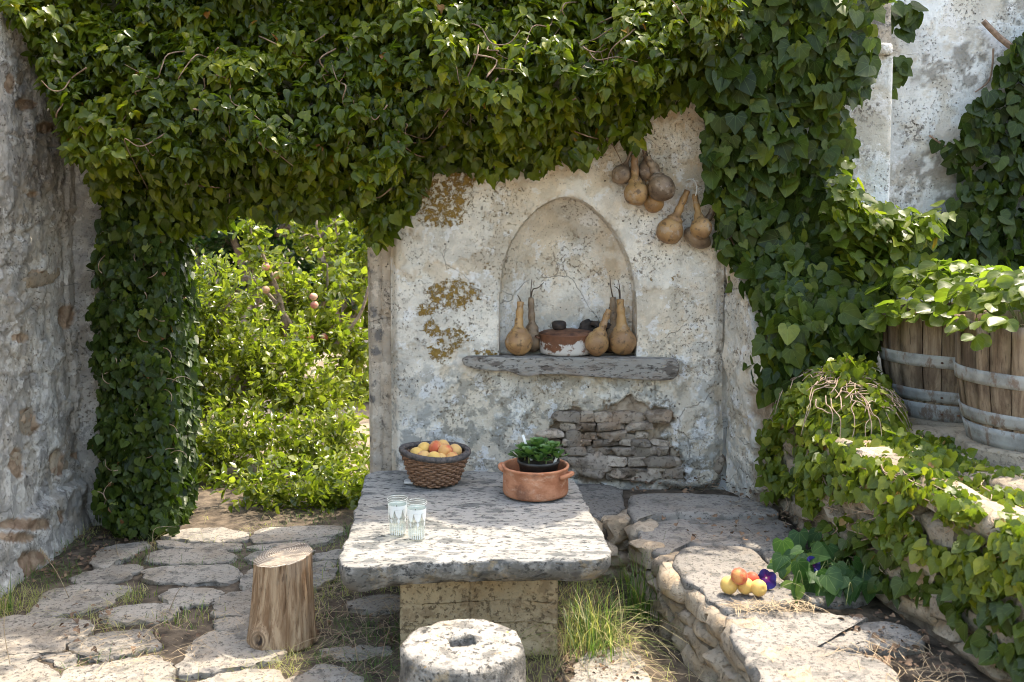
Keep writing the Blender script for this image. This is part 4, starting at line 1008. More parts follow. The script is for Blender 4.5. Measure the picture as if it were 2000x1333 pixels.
M['twig'] = flat_mat('dark_twig', (0.05, 0.035, 0.025), (0.14, 0.10, 0.07), 40, 0.85, 0.002)
def gourd(center, rad, tip, label, group, bend=(0, 0, 0), neck=0.36, flat=1.0, stem=None, mat='gourd', nub=0):
    c = np.array(center, float); tip = np.array(tip, float); ax = tip - c; L = np.linalg.norm(ax); ax /= L
    e = empty('bottle_gourd', c, label=label, cat='gourd', group=group)
    mid = (c + tip) / 2 + np.array(bend, float)
    t = np.linspace(0, 1, 34); sp = []; rd = []
    for u in np.r_[np.linspace(-1, 0.8, 18)]:
        sp.append(c + ax * rad * u * flat); rd.append(rad * math.sqrt(max(1 - u * u, 0.0004)))
    p0 = c + ax * rad * 0.8 * flat; r0 = rad * 0.6
    for u in np.linspace(0.06, 1, 20):
        q = (1 - u) ** 2 * p0 + 2 * u * (1 - u) * (mid + ax * rad * 0.3) + u * u * tip
        w = (1 - smooth(u, 0, 0.32)); r = rad * (neck * (1 - 0.28 * u)) * (1 - w) + r0 * w
        sp.append(q); rd.append(r * (1 + 0.1 * math.sin(u * 19 + rad * 300)))
    sp.append(tip + ax * 0.002); rd.append(rad * neck * 0.35)
    v, f = tube(sp, rd, 20)
    v = v + (0.13 * rad * 2 * (fbm(v * (1.2 / rad) , 3, int(rad * 9999)) - 0.5))[:, None] * (v - c) / (np.linalg.norm(v - c, axis=1)[:, None] + 1e-6)
    obj('body', mesh('body', v, f), M[mat], e)
    if stem is not None:
        for st in (stem if isinstance(stem[0][0], (list, tuple, np.ndarray)) else [stem]):
            st = np.array([tip] + [np.array(s, float) for s in st]); k = catmull(st, 4)
            v, f = tube(k, np.linspace(0.0042, 0.0016, len(k)), 6); obj('stem', mesh('stem', v, f), M['twig'], e)
    return e
def pg(px, py, Y): return atY(px, py, Y)
s5 = lambda px, Y: px * Y / 2000
G1 = 'gourds standing in the niche'; G2 = 'gourds hanging in the upper bunch'; G3 = 'gourds hanging in the lower bunch'
NZ = SHELF_Z + 0.004
def stand(px, rpx, Y, tip, label, **k):
    r = s5(rpx, Y); x = atY(px, 690, Y)[0]; return gourd((x, Y, NZ + r * 0.97), r, tip, label, G1, **k)
stand(1013, 27, 5.00, pg(1017, 590, 5.02), 'tan gourd with upright neck at the front left of the niche', bend=(-.006, 0, 0), neck=0.33, stem=[pg(1015, 584, 5.02), pg(1011, 577, 5.02)])
stand(1040, 23, 5.11, pg(1037, 582, 5.13), 'dark gourd with a forked twig behind the front left niche gourd', neck=0.34, mat='gourd_grey', stem=[[pg(1037, 566, 5.13), pg(1039, 545, 5.14)], [pg(1041, 566, 5.13), pg(1052, 562, 5.12), pg(1062, 552, 5.12)]])
stand(1165, 25, 4.99, pg(1189, 606, 5.01), 'freckled gourd whose neck leans right in front of the niche right side', neck=0.33, stem=[pg(1190, 600, 5.01)])
stand(1216, 27, 5.02, pg(1211, 585, 5.04), 'plump orange gourd with straight neck at the right end of the niche', neck=0.37, stem=[[pg(1211, 570, 5.04), pg(1208, 548, 5.05)], [pg(1208, 566, 5.04), pg(1200, 560, 5.04)]])
stand(1200, 24, 5.12, pg(1197, 582, 5.14), 'pale-necked gourd with a long dark twig at the back right of the niche', neck=0.37, mat='gourd_grey', stem=[pg(1193, 562, 5.14), pg(1191, 538, 5.14)])
HY = 4.93
def hang(px, py, rpx, Y, tip, label, grp, **k): return gourd(pg(px, py, Y), s5(rpx, Y), tip, label, grp, **k)
hang(1214, 342, 20, 4.95, pg(1233, 296, 4.96), 'dark brown hanging gourd at the left of the upper bunch', G2, neck=0.2, mat='gourd_grey')
hang(1242, 379, 23.5, 4.89, pg(1239, 304, 4.94), 'golden hanging gourd with a straight neck at the front of the upper bunch', G2, neck=0.39, stem=[pg(1236, 296, 4.95), pg(1228, 286, 4.97)])
hang(1267, 334, 21, 4.96, pg(1258, 292, 4.97), 'shadowed hanging gourd at the back of the upper bunch', G2, neck=0.29, mat='gourd_grey')
hang(1292, 368, 26.5, 4.88, pg(1265, 306, 4.93), 'largest pale hanging gourd at the right of the upper bunch', G2, neck=0.34, mat='gourd_grey', stem=[pg(1262, 296, 4.95), pg(1256, 284, 4.97)])
hang(1277, 397, 20, 4.95, pg(1262, 345, 4.95), 'low brown hanging gourd under the upper bunch', G2, neck=0.32)
hang(1308, 452, 26, 4.92, pg(1343, 372, 4.96), 'golden hanging gourd with a long slanting neck in the lower bunch', G3, neck=0.33)
hang(1369, 446, 21.5, 4.87, pg(1357, 382, 4.94), 'small round hanging gourd tied with white string in the lower bunch', G3, neck=0.35)
hang(1362, 464, 28, 4.94, pg(1392, 412, 4.96), 'flattened hanging gourd at the bottom of the lower bunch by the ivy', G3, neck=0.29, flat=0.72, mat='gourd_grey')
M['string'] = flat_mat('white_string', (0.6, 0.58, 0.54), (0.74, 0.72, 0.68), 80, 0.9, 0.001)
tw = empty('string_tie', pg(1357, 360, 4.96), label='white string tying the lower gourd bunch to the wall', cat='string')
k = catmull([pg(1340, 353, 4.99), pg(1352, 350, 4.96), pg(1359, 358, 4.94), pg(1361, 372, 4.93), pg(1358, 384, 4.925)], 5)
v, f = tube(k, 0.0032, 6); obj('cord', mesh('cord', v, f), M['string'], tw)
tw = empty('twine_tie', pg(1240, 292, 4.96), label='pale twine gathering the necks of the upper gourd bunch', cat='string')
for pts in ([pg(1247, 290, 4.97), pg(1242, 302, 4.94), pg(1236, 312, 4.93)], [pg(1228, 286, 4.97), pg(1238, 292, 4.94), pg(1250, 288, 4.95), pg(1262, 286, 4.97)]):
    k = catmull(pts, 5); v, f = tube(k, 0.0024, 5); obj('cord', mesh('cord', v, f), M['string'], tw)

# ------------------------------------------------------------------ rusty enamel pot and lumps in the niche
g = NT('rusty_enamel'); o = g.pos(); n1 = g.noise(13, 6, 0.65); s = g.n.new('ShaderNodeSeparateXYZ'); g.set(s.inputs[0], o)
up = g.step(s.outputs[2], NZ + 0.055, NZ + 0.105)
rust = g.step(g.math('ADD', n1, g.math('MULTIPLY', up, 0.24)), 0.50, 0.58)
c = g.mix(rust, (0.55, 0.52, 0.48), g.mix(g.noise(40, 3), (0.085, 0.035, 0.02), (0.22, 0.095, 0.045)))
M['enamel'] = g.done(c, 0.55, g.bump(n1, 0.4, 0.003), 0.4)
ex = atY(1106, 690, 5.06)[0]; ey = 5.06
en = empty('enamel_pot', (ex, ey, NZ), label='rusty white enamel cooking pot in the middle of the niche', cat='pot')
v, f = lathe([(r, z + NZ) for r, z in [(0, 0), (0.118, 0), (0.128, 0.006), (0.132, 0.02), (0.134, 0.09), (0.136, 0.096), (0.138, 0.101), (0.133, 0.104), (0.128, 0.098), (0.125, 0.03), (0, 0.02)]], 56, ex, ey)
v[:, 1] = ey + (v[:, 1] - ey) * 0.8
obj('body', mesh('body', v, f), M['enamel'], en)
v, f = lathe([(r, z + NZ) for r, z in [(0.134, 0.101), (0.136, 0.105), (0.118, 0.113), (0.07, 0.120), (0.03, 0.122), (0, 0.122)]], 48, ex, ey)
v[:, 1] = ey + (v[:, 1] - ey) * 0.8
M['rust'] = flat_mat('rust', (0.06, 0.028, 0.018), (0.19, 0.09, 0.05), 22, 0.7, 0.004)
obj('lid', mesh('lid', v, f), M['rust'], en)
px_ = atY(1092, 645, 5.06)
v, f = lathe([(r, z + NZ + 0.12) for r, z in [(0, 0), (0.026, 0), (0.034, 0.008), (0.037, 0.022), (0.034, 0.036), (0.024, 0.043), (0, 0.045)]], 28, px_[0], ey)
M['dark_iron'] = flat_mat('dark_iron', (0.025, 0.02, 0.018), (0.07, 0.05, 0.04), 26, 0.7, 0.003)
obj('lid_knob', mesh('lid_knob', v, f), M['dark_iron'], en, label='dark rounded knob on the lid')
for sg in (-1, 1):
    t = np.linspace(0, math.pi, 9); hx = ex + sg * 0.132
    v, f = tube(np.c_[hx + sg * 0.022 * np.sin(t), ey - 0.02 + 0.03 * np.cos(t), NZ + 0.082 + 0.008 * np.sin(t)], 0.005, 6); obj('handle', mesh('handle', v, f), M['rust'], en)
dk = empty('crumpled_pan', pg(1175, 690, 5.16), label='dark crumpled metal pan and shards heaped behind the niche gourds', cat='pan')
rv = rock_variants(4, 200, 0.3, 2.0)
for r in rv: r.materials.append(M['dark_iron'])
for i, (x, y, w, h, Y, rt) in enumerate([(1162, 662, 70, 46, 5.14, 12), (1195, 652, 70, 30, 5.14, -10), (1146, 642, 34, 34, 5.15, 30), (1232, 672, 44, 60, 5.15, 0), (1175, 636, 56, 14, 5.12, 14), (1183, 680, 70, 34, 5.14, 0)]):
    place_rock(dk, 'shard', pg(x, y, Y), (s5(w, Y), 0.05, s5(h, Y)), Matrix.Rotation(R(rt), 4, 'Y'), rv, i)

# ------------------------------------------------------------------ barrel planters
M['stave'] = wood_mat('barrel_oak', (0.32, 0.24, 0.165), (0.16, 0.11, 0.073), (0.085, 0.057, 0.04))
g = NT('galvanised_hoop'); n1 = g.noise(9, 6, 0.65); c = g.mix(g.step(n1, 0.35, 0.65), (0.20, 0.20, 0.19), (0.36, 0.355, 0.335)); c = g.mix(g.math('MULTIPLY', g.step(g.noise(22, 6, 0.7, v=g.map(g.pos(), (1, 1, 0.5), (3, 1, 2))), 0.5, 0.62), 0.75), c, (0.15, 0.085, 0.05)); M['hoop'] = g.done(c, 0.65, g.bump(n1, 0.4, 0.004), 0.35)
BRH = 0.45
def bprof(t): return 0.238 + 0.062 * t + 0.016 * math.sin(math.pi * min(t * 1.1, 1)) 
BARRELS = []
def barrel(x, y, z0, label, turn):
    b = empty('barrel_planter', (x, y, z0), label=label, cat='planter', group='half barrel planters on the terrace')
    NS = 22; rs = np.random.default_rng(int(turn * 100)); cuts = np.cumsum(rs.uniform(0.7, 1.35, NS)); cuts = np.r_[0, cuts] / cuts[-1] * 2 * math.pi + turn
    for k in range(NS):
        a0, a1 = cuts[k] + 0.006, cuts[k + 1] - 0.006; na, nt = 4, 11; V = []; dr = rs.uniform(-.003, .003); dh = rs.uniform(-.006, .004)
        for side in (0, 1):
            for i in range(na):
                for j in range(nt):
                    t = j / (nt - 1); a = a0 + (a1 - a0) * i / (na - 1); r = bprof(t) + dr - 0.024 * side
                    if side == 0 and i in (0, na - 1): r -= 0.003
                    V.append((x + r * math.cos(a), y + r * math.sin(a), z0 + t * (BRH + dh)))
        V = np.array(V); o = na * nt; F = grid_faces(na, nt).tolist() + [[q + o for q in w[::-1]] for w in grid_faces(na, nt).tolist()]
        for i in range(na - 1):
            for j in (0, nt - 1): F.append([i * nt + j, (i + 1) * nt + j, o + (i + 1) * nt + j, o + i * nt + j])
        for j in range(nt - 1):
            for i in (0, na - 1): F.append([i * nt + j, i * nt + j + 1, o + i * nt + j + 1, o + i * nt + j])
        V += 0.003 * (fbm(V * 40, 2, 9) - 0.5)[:, None]
        obj('stave', mesh('stave', V, F), M['stave'], b)
    for zt, w in ((0.555, 0.052), (0.225, 0.05), (0.065, 0.075)):
        pr = []
        for q in np.linspace(0, 1, 4):
            t = zt + (q - 0.5) * w / BRH; pr.append((bprof(t) + 0.0045, z0 + t * BRH))
        pr = [(pr[0][0] - 0.006, pr[0][1])] + pr + [(pr[-1][0] - 0.006, pr[-1][1])]
        a = np.arange(72) * 2 * np.pi / 72; V = np.vstack([np.c_[x + r * np.cos(a), y + r * np.sin(a), np.full(72, z) + 0.003 * np.sin(a * 2 + turn)] for r, z in pr])
        F = [[i * 72 + j, i * 72 + (j + 1) % 72, (i + 1) * 72 + (j + 1) % 72, (i + 1) * 72 + j] for i in range(len(pr) - 1) for j in range(72)]
        h = obj('hoop', mesh('hoop', V, F), M['hoop'], b)
        for aa in (turn + 3.9, turn + 4.15, turn + 4.9):
            r = bprof(zt) + 0.005; c = np.array([x + r * math.cos(aa), y + r * math.sin(aa), z0 + zt * BRH]); v, f = lathe([(0, -.004), (.006, -.002), (.006, .002), (0, .004)], 8); v = v + c
            obj('nail', mesh('nail', v, f), M['rust'], h)
    v, f = lathe([(0.27, z0 + 0.40), (0.15, z0 + 0.41), (0, z0 + 0.415)], 32, x, y); obj('potting_soil', mesh('potting_soil', v, f), M['soil'], b)
    BARRELS.append((x, y, z0 + BRH))
barrel(1.60 + 0.30, 4.40, TZ + 0.045, 'weathered half barrel planter standing farther back against the ivy', 0.3)
barrel(1.655 + 0.30, 3.76, TZ + 0.07, 'weathered half barrel planter nearest the right edge, cut by the frame', 1.1)
# stones levelling the barrels
lev = rock_variants(5, 300, 0.15, 3.4)
for r in lev: r.materials.append(M['terrace_stone'])
# ------------------------------------------------------------------ leaves
def leaf_shape(half, fold, curl, wave, seed, thick=0):
    h = np.array(half, float); L = np.vstack([h, (h[1:-1] * [-1, 1])[::-1]]); rs = np.random.default_rng(seed)
    L = L + rs.normal(0, 0.018, L.shape) * (np.abs(L[:, :1]) > 0.01)
    cen = np.array([[0, 0.32]]); V2 = np.vstack([L, cen]); x, y = V2[:, 0], V2[:, 1]
    z = fold * np.abs(x) - curl * (y ** 2) - 0.25 * fold * x * x + wave * np.sin(x * 7 + seed) * np.abs(x) + rs.normal(0, 0.01, len(x))
    n = len(L); T = [[n, i, (i + 1) % n] for i in range(n)]
    return np.c_[V2, z], np.array(T)[:, ::-1], V2.copy()
HALF = dict(
    lobed=[(0, .05), (.20, -.10), (.43, -.03), (.53, .16), (.44, .33), (.46, .50), (.29, .58), (.14, .82), (0, 1)],
    heart=[(0, .06), (.20, -.08), (.42, .00), (.50, .20), (.45, .45), (.28, .71), (.11, .90), (0, 1)],
    ovate=[(0, 0), (.20, .07), (.33, .27), (.33, .48), (.22, .74), (.08, .93), (0, 1)],
    lance=[(0, 0), (.12, .14), (.19, .40), (.16, .66), (.07, .88), (0, 1)],
    round=[(0, 0), (.20, .10), (.36, .30), (.42, .52), (.40, .72), (.33, .80), (.25, .93), (.12, .96), (0, 1)],
    spoon=[(0, 0), (.08, .10), (.16, .35), (.30, .62), (.31, .80), (.18, .96), (0, 1)])
def variants(kinds, k, fold, curl, seed=0):
    rs = np.random.default_rng(seed)
    return [leaf_shape(HALF[kinds[i % len(kinds)]], rs.uniform(*fold), rs.uniform(*curl), rs.uniform(-.15, .15), seed + i) for i in range(k)]
def norm(a): return a / (np.linalg.norm(a, axis=-1, keepdims=True) + 1e-9)
class Leaves:
    def __init__(self): self.p = []; self.d = []; self.n = []; self.s = []; self.t = []
    def add(self, p, d, n, s, t):
        self.p.append(np.atleast_2d(p)); self.d.append(np.atleast_2d(d)); self.n.append(np.atleast_2d(n)); self.s.append(np.atleast_1d(s)); self.t.append(np.atleast_1d(t))
    def arrays(self):
        p, d, n = (np.vstack(q) for q in (self.p, self.d, self.n)); s = np.concatenate(self.s); t = np.concatenate(self.t)
        d = norm(d); n = norm(n - d * (n * d).sum(1, keepdims=True)); x = np.cross(d, n)
        return p, x, d, n, s, t
def grow(parent, leaves, var, mat, single=300, name='leaf', mass='foliage', seed=0):
    """the leaves that show largest become parts of their own, the rest one mass"""
    p, x, d, n, s, t = leaves.arrays(); N = len(p); rs = np.random.default_rng(seed)
    vi = rs.integers(0, len(var), N); pick = np.zeros(N, bool)
    if single:
        if N <= single: pick[:] = True
        else:
            idx = np.tile(np.arange(N), 5); pts = np.vstack([p + d * (s * f)[:, None] + x * (s * g)[:, None] for f, g in ((.4, 0), (.75, 0), (.12, 0), (.35, .3), (.35, -.3))])
            u, v, dep = project(pts); ok = (u > 0) & (u < 2000) & (v > 0) & (v < 1333) & (dep > 0.1)
            cell = (u // 9).astype(np.int64) + (v // 9).astype(np.int64) * 1000
            idx, cell, dep = idx[ok], cell[ok], dep[ok]; o = np.lexsort((dep, cell)); first = np.r_[True, np.diff(cell[o]) != 0]
            wins = np.bincount(idx[o][first], minlength=N).astype(float)
            face = np.abs((n * norm(p - np.array([0, 0, EYE]))).sum(1))
            score = wins * (s / p[:, 1]) ** 2 * (0.3 + face); pick[np.argsort(-score)[:single]] = True
    V = []; T = []; UV = []; TI = []; o = 0
    for k, (lv, lt, luv) in enumerate(var):
        m = np.where((vi == k) & ~pick)[0]
        if len(m) == 0: continue
        W = p[m][:, None] + s[m][:, None, None] * (lv[None, :, 0:1] * x[m][:, None] + lv[None, :, 1:2] * d[m][:, None] + lv[None, :, 2:3] * n[m][:, None])
        c = len(lv); V.append(W.reshape(-1, 3)); T.append((lt[None] + (np.arange(len(m)) * c)[:, None, None] + o).reshape(-1, 3)); o += len(m) * c
        UV.append(np.tile(luv, (len(m), 1))); TI.append(np.repeat(t[m], c))
    if V:
        obj(mass, mesh(mass, np.vstack(V), np.vstack(T), True, np.vstack(UV), dict(tint=np.concatenate(TI))), mat, parent, kind='stuff')
    cache = {}; inv = np.array(wloc(parent))
    for i in np.where(pick)[0]:
        key = (vi[i], min(int(t[i] * 11.99), 10) if t[i] < 0.945 else 11)
        if key not in cache:
            lv, lt, luv = var[vi[i]]; cache[key] = mesh(name, lv, lt, True, luv, dict(tint=(key[1] + 0.5) / 12)); cache[key].materials.append(mat)
        o_ = bpy.data.objects.new(name, cache[key]); COL.objects.link(o_); o_.parent = parent
        A = np.eye(4); A[:3, 0] = x[i] * s[i]; A[:3, 1] = d[i] * s[i]; A[:3, 2] = n[i] * s[i]; A[:3, 3] = p[i] - inv
        o_.matrix_local = Matrix(A.tolist())
def stems(parent, lines, r0, r1, mat, name='stem'):
    for L in lines:
        k = catmull(L, 4); v, f = tube(k, np.linspace(r0, r1, len(k)), 5); obj(name, mesh(name, v, f), mat, parent)
def tints(n, rs, lo=0.1, hi=0.9, dead=0.012):
    t = np.clip(rs.normal((lo + hi) / 2, (hi - lo) / 4, n), 0.02, 0.93); t[rs.random(n) < dead] = rs.uniform(0.955, 0.999); return t
IVYV = variants(['lobed', 'heart', 'lobed', 'heart'], 12, (0.05, 0.45), (0.0, 0.25), 3)
ADULT = variants(['ovate', 'lance', 'heart', 'ovate', 'lobed'], 10, (0.15, 0.7), (0.1, 0.7), 23)
DOWN = np.array([0, 0, -1.0])

def in_poly_samples(poly, n, rs):
    poly = np.array(poly, float); lo, hi = poly.min(0), poly.max(0); out = np.zeros((0, 2))
    while len(out) < n:
        q = rs.uniform(lo, hi, (n * 2, 2)); out = np.vstack([out, q[pip(q[:, 0], q[:, 1], poly)]])
    return out[:n]
def flat_leaves(L, P, out, size, rs, jit=0.45, up=0.25, tint=(0.15, 0.85), dead=0.012, droop=0.25):
    n = len(P); nn = norm(norm(out) + rs.normal(0, jit, (n, 3)) + np.array([0, 0, up])); d = norm(DOWN + rs.normal(0, 0.55, (n, 3)) * np.array([1, .5, .7]) + norm(out) * droop)
    s = rs.uniform(*size, n) * np.where(rs.random(n) < 0.25, 0.65, 1.0); tn = tints(n, rs, *tint, dead); s = np.where(tn > 0.94, s * 0.6, s)
    L.add(P, d, nn, s, tn)
def clumps(L, C, out, rs, k=(8, 13), size=(0.05, 0.075), tint=(0.3, 0.9), spread=0.02):
    for c, o in zip(C, norm(out)):
        m = rs.integers(*k); a = rs.uniform(0, 2 * np.pi, m)
        t1 = np.cross(o, [0, 0, 1.0]); t1 /= np.linalg.norm(t1) + 1e-6; t2 = np.cross(o, t1)
        rad = np.cos(a)[:, None] * t1 + np.sin(a)[:, None] * t2
        d = norm(o * rs.uniform(0.1, 0.6, (m, 1)) + rad * 0.75 + DOWN * rs.uniform(0.2, 0.9, (m, 1)))
        n = norm(o * 0.8 + np.array([0, 0, 0.55]) + rs.normal(0, 0.3, (m, 3)))
        base = c + rad * rs.uniform(0, spread, (m, 1)) + o * rs.uniform(-0.05, 0.02, (m, 1))
        L.add(base, d, n, rs.uniform(*size, m), tints(m, rs, *tint, 0.004))

# ------------------------------------------------------------------ ivy canopy over the arch and niche
rs = np.random.default_rng(101)
fr = np.array([(60, 60), (120, 200), (175, 330), (210, 430), (380, 440), (450, 395), (520, 405), (600, 415), (660, 385), (705, 420), (735, 478), (770, 440), (810, 385), (840, 320), (900, 312), (970, 335), (1010, 320), (1055, 330), (1100, 292), (1150, 318), (1195, 250), (1240, 285), (1290, 205), (1335, 190), (1420, 150)], float)
FX = atY(fr[:, 0], fr[:, 1], 4.86); fx, fz = FX[:, 0], FX[:, 2]
zlow = lambda x: np.interp(x, fx, fz)
def bulge(x, z):
    h = np.clip(z - zlow(x), 0, 2)
    lump = fbm(np.c_[x * 2.6, z * 3.0, 0 * x], 2, 77) - 0.5; lump2 = fbm(np.c_[x * 7, z * 7, 0 * x], 2, 79) - 0.5
    A = 0.46 + 0.12 * smooth(x, -0.4, 0.1)
    b = 0.10 + A * smooth(h / 0.32) * (1 - 0.62 * smooth((z - np.maximum(zlow(x) + 0.3, 2.0)) / 0.72)) + 0.40 * lump * smooth(h / 0.3) + 0.14 * lump2
    return np.maximum(b * (0.7 + 0.3 * smooth(1.1 - x, 0, 0.3)), 0.04)
can = empty('ivy_canopy', (-0.6, 5.05, 0), label='thick ivy mass draped over the arch and the top of the niche wall', cat='ivy', group='ivy plants')
LC = Leaves(); n = 2300
x = rs.uniform(-2.22, 1.0, n * 2); z = rs.uniform(1.45, 2.85, n * 2); ok = z > zlow(x) + rs.uniform(-.0, .05, n * 2); x, z = x[ok][:n], z[ok][:n]
b = bulge(x, z); e = 0.02
gx = (bulge(x + e, z) - b) / e; gz = (bulge(x, z + e) - b) / e
out = norm(np.c_[gx * -0.4, -np.ones(len(x)), np.clip(-gz, -.3, 1.2) + 0.35])
dep = np.where(rs.random(len(x)) < 0.62, rs.uniform(0.85, 1.06, len(x)), rs.uniform(0.15, 0.85, len(x)))
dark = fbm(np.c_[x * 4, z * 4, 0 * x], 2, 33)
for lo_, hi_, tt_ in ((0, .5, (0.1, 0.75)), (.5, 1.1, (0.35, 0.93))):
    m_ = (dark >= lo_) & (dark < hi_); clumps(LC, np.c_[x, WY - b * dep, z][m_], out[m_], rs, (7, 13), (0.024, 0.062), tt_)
# crown of the mass above the frame, arching back over the wall
x = rs.uniform(-2.3, 1.3, 420); y = rs.uniform(4.62, 5.4, 420); z = 2.66 + 0.2 * np.sqrt(np.clip(1 - ((y - 5.03) / 0.42) ** 2, 0, 1)) + rs.uniform(-.12, .1, 420)
clumps(LC, np.c_[x, y, z], np.c_[rs.normal(0, .3, 420), (y - 5) * 0.8, np.ones(420)], rs, (7, 12), (0.06, 0.085))
# unseen loose shoots added above the frame to throw dappled shade on the paving
x = rs.uniform(-1.5, 0.2, 80); y = rs.uniform(4.4, 4.75, 80); z = 2.62 + 0.35 * rs.random(80)
clumps(LC, np.c_[x, y, z], np.c_[rs.normal(0, .4, 80), -np.ones(80), rs.normal(.4, .4, 80)], rs, (4, 7), (0.04, 0.075), (0.3, 0.9), 0.06)
# juvenile leaves flat on the wall below and behind
n = 3400; x = rs.uniform(-2.2, 1.0, n * 2); z = rs.uniform(1.45, 2.7, n * 2); ok = z > zlow(x) - 0.02; x, z = x[ok][:n], z[ok][:n]
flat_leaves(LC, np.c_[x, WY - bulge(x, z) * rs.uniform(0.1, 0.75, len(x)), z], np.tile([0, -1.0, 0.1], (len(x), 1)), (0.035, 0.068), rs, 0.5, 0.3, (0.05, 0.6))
# hanging fringe
n = 640; x = rs.uniform(-1.75, 0.85, n); z = zlow(x) + rs.uniform(-0.03, 0.12, n)
flat_leaves(LC, np.c_[x, WY - rs.uniform(0.06, 0.24, n), z], np.tile([0, -1.0, 0.0], (n, 1)), (0.04, 0.075), rs, 0.5, 0.1, (0.2, 0.85), 0.01, 0.1)
# underside of the arch above the opening
n = 1000; x = rs.uniform(-1.76, -0.66, n); z = zlow(x) + rs.uniform(-0.02, 0.3, n)
flat_leaves(LC, np.c_[x, rs.uniform(4.85, 5.35, n), z], np.tile([0, -0.7, -0.2], (n, 1)), (0.05, 0.075), rs, 0.6, 0.1, (0.1, 0.7))
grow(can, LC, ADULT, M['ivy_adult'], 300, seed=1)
lines = []
for i in range(40):
    x0 = rs.uniform(-2.0, 0.7); z0 = zlow(np.array([x0]))[0] + rs.uniform(0.1, 0.8); L = []
    a = rs.uniform(-1, 1)
    for k in range(5):
        xx = x0 + k * 0.07 * a + rs.normal(0, .02); zz = z0 - k * 0.05 * rs.uniform(0.2, 1.2); L.append((xx, WY - bulge(np.array([xx]), np.array([zz]))[0] * rs.uniform(0.85, 1.12), zz))
    lines.append(L)
stems(can, lines, 0.004, 0.0016, M['stem'])

# ------------------------------------------------------------------ ivy column beside the opening
col = empty('ivy_column', (-1.9, 5.0, 0), label='dark small-leaved ivy column covering the wall left of the opening', cat='ivy', group='ivy plants')
LC = Leaves()
poly = [(180, 300), (360, 380), (362, 500), (346, 640), (335, 760), (334, 900), (356, 1000), (340, 1040), (230, 1044), (190, 1000), (178, 820), (172, 640), (188, 500), (196, 400)]
q = in_poly_samples(poly, 5600, rs); edge_n = fbm(np.c_[q[:, 1] / 28, q[:, 0] / 90, 0 * q[:, 0]], 4, 19, 0.6); q = q[(q[:, 0] < 372 - 75 * edge_n) & (q[:, 0] > 150 + 75 * edge_n)]; cx = 265; w = np.clip(1 - ((q[:, 0] - cx) / 105) ** 2, 0, 1)
lump = fbm(np.c_[q / 60, 0 * q[:, :1]], 3, 5)
B = 0.05 + 0.16 * np.sqrt(w) + 0.20 * (lump - 0.5)
P = atY(q[:, 0], q[:, 1], WY + 0.06 - B * rs.uniform(0.35, 1.05, len(q)))
out = np.c_[(q[:, 0] - cx) / 140, -np.ones(len(q)), 0 * w]
flat_leaves(LC, P, out, (0.024, 0.056), rs, 0.5, 0.2, (0.0, 0.78), 0.02)
# reveal of the opening
n = 1700; zz = rs.uniform(0.0, 1.75, n); yy = rs.uniform(4.95, 5.4, n); xx = -1.70 - 0.03 * (yy - 4.95) + 0.06 * (fbm(np.c_[yy * 6, zz * 6, 0 * zz], 2, 6) - 0.3)
flat_leaves(LC, np.c_[xx, yy, zz], np.tile([1.0, -0.4, 0.1], (n, 1)), (0.045, 0.065), rs, 0.5, 0.2, (0.0, 0.6))
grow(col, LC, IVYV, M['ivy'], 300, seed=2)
lines = []
for i in range(26):
    x0, y0 = rs.uniform(190, 340), rs.uniform(460, 1000); a = rs.uniform(0, 6.28); L = []
    for k in range(5): L.append(atY(x0 + 9 * k * math.cos(a + 0.3 * k), y0 + 9 * k * math.sin(a + 0.25 * k), WY - rs.uniform(0.10, 0.16)))
    lines.append(L)
stems(col, lines, 0.0028, 0.0014, M['pale_stem'])

# ------------------------------------------------------------------ large-leaved ivy on the pier to the right
iv = empty('ivy_curtain', (1.3, 5.0, 0), label='large-leaved ivy curtain hanging right of the niche in front of the pillar', cat='ivy', group='ivy plants')
LC = Leaves()
poly = [(1370, -60), (1740, -60), (1705, 60), (1698, 160), (1650, 210), (1668, 270), (1640, 320), (1612, 340), (1620, 400), (1700, 440), (1720, 560), (1700, 690), (1640, 700), (1560, 760), (1490, 770), (1448, 700), (1470, 610), (1440, 520), (1405, 480), (1400, 400), (1378, 330), (1385, 250), (1360, 160), (1375, 60)]
q = in_poly_samples(poly, 2500, rs)
lump = fbm(np.c_[q / 90, 0 * q[:, :1]], 3, 15)
B = 0.14 + 0.2 * smooth(500 - q[:, 1], 0, 400) + 0.22 * (lump - 0.5)
dep = 5.02 - B * rs.uniform(0.25, 1.05, len(q)) - 0.45 * smooth(q[:, 1], 420, 640) * smooth(q[:, 0], 1430, 1540)
P = atY(q[:, 0], q[:, 1], dep)
flat_leaves(LC, P, np.tile([-0.1, -1.0, 0.15], (len(q), 1)), (0.045, 0.108), rs, 0.48, 0.3, (0.1, 0.88), 0.0)
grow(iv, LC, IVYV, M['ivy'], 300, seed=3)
lines = []
for i in range(12):
    x0, y0 = rs.uniform(1420, 1620), rs.uniform(150, 650); L = [atY(x0 + rs.normal(0, 12), y0 + 22 * k, 4.93) for k in range(5)]; lines.append(L)
stems(iv, lines, 0.005, 0.003, M['stem'])

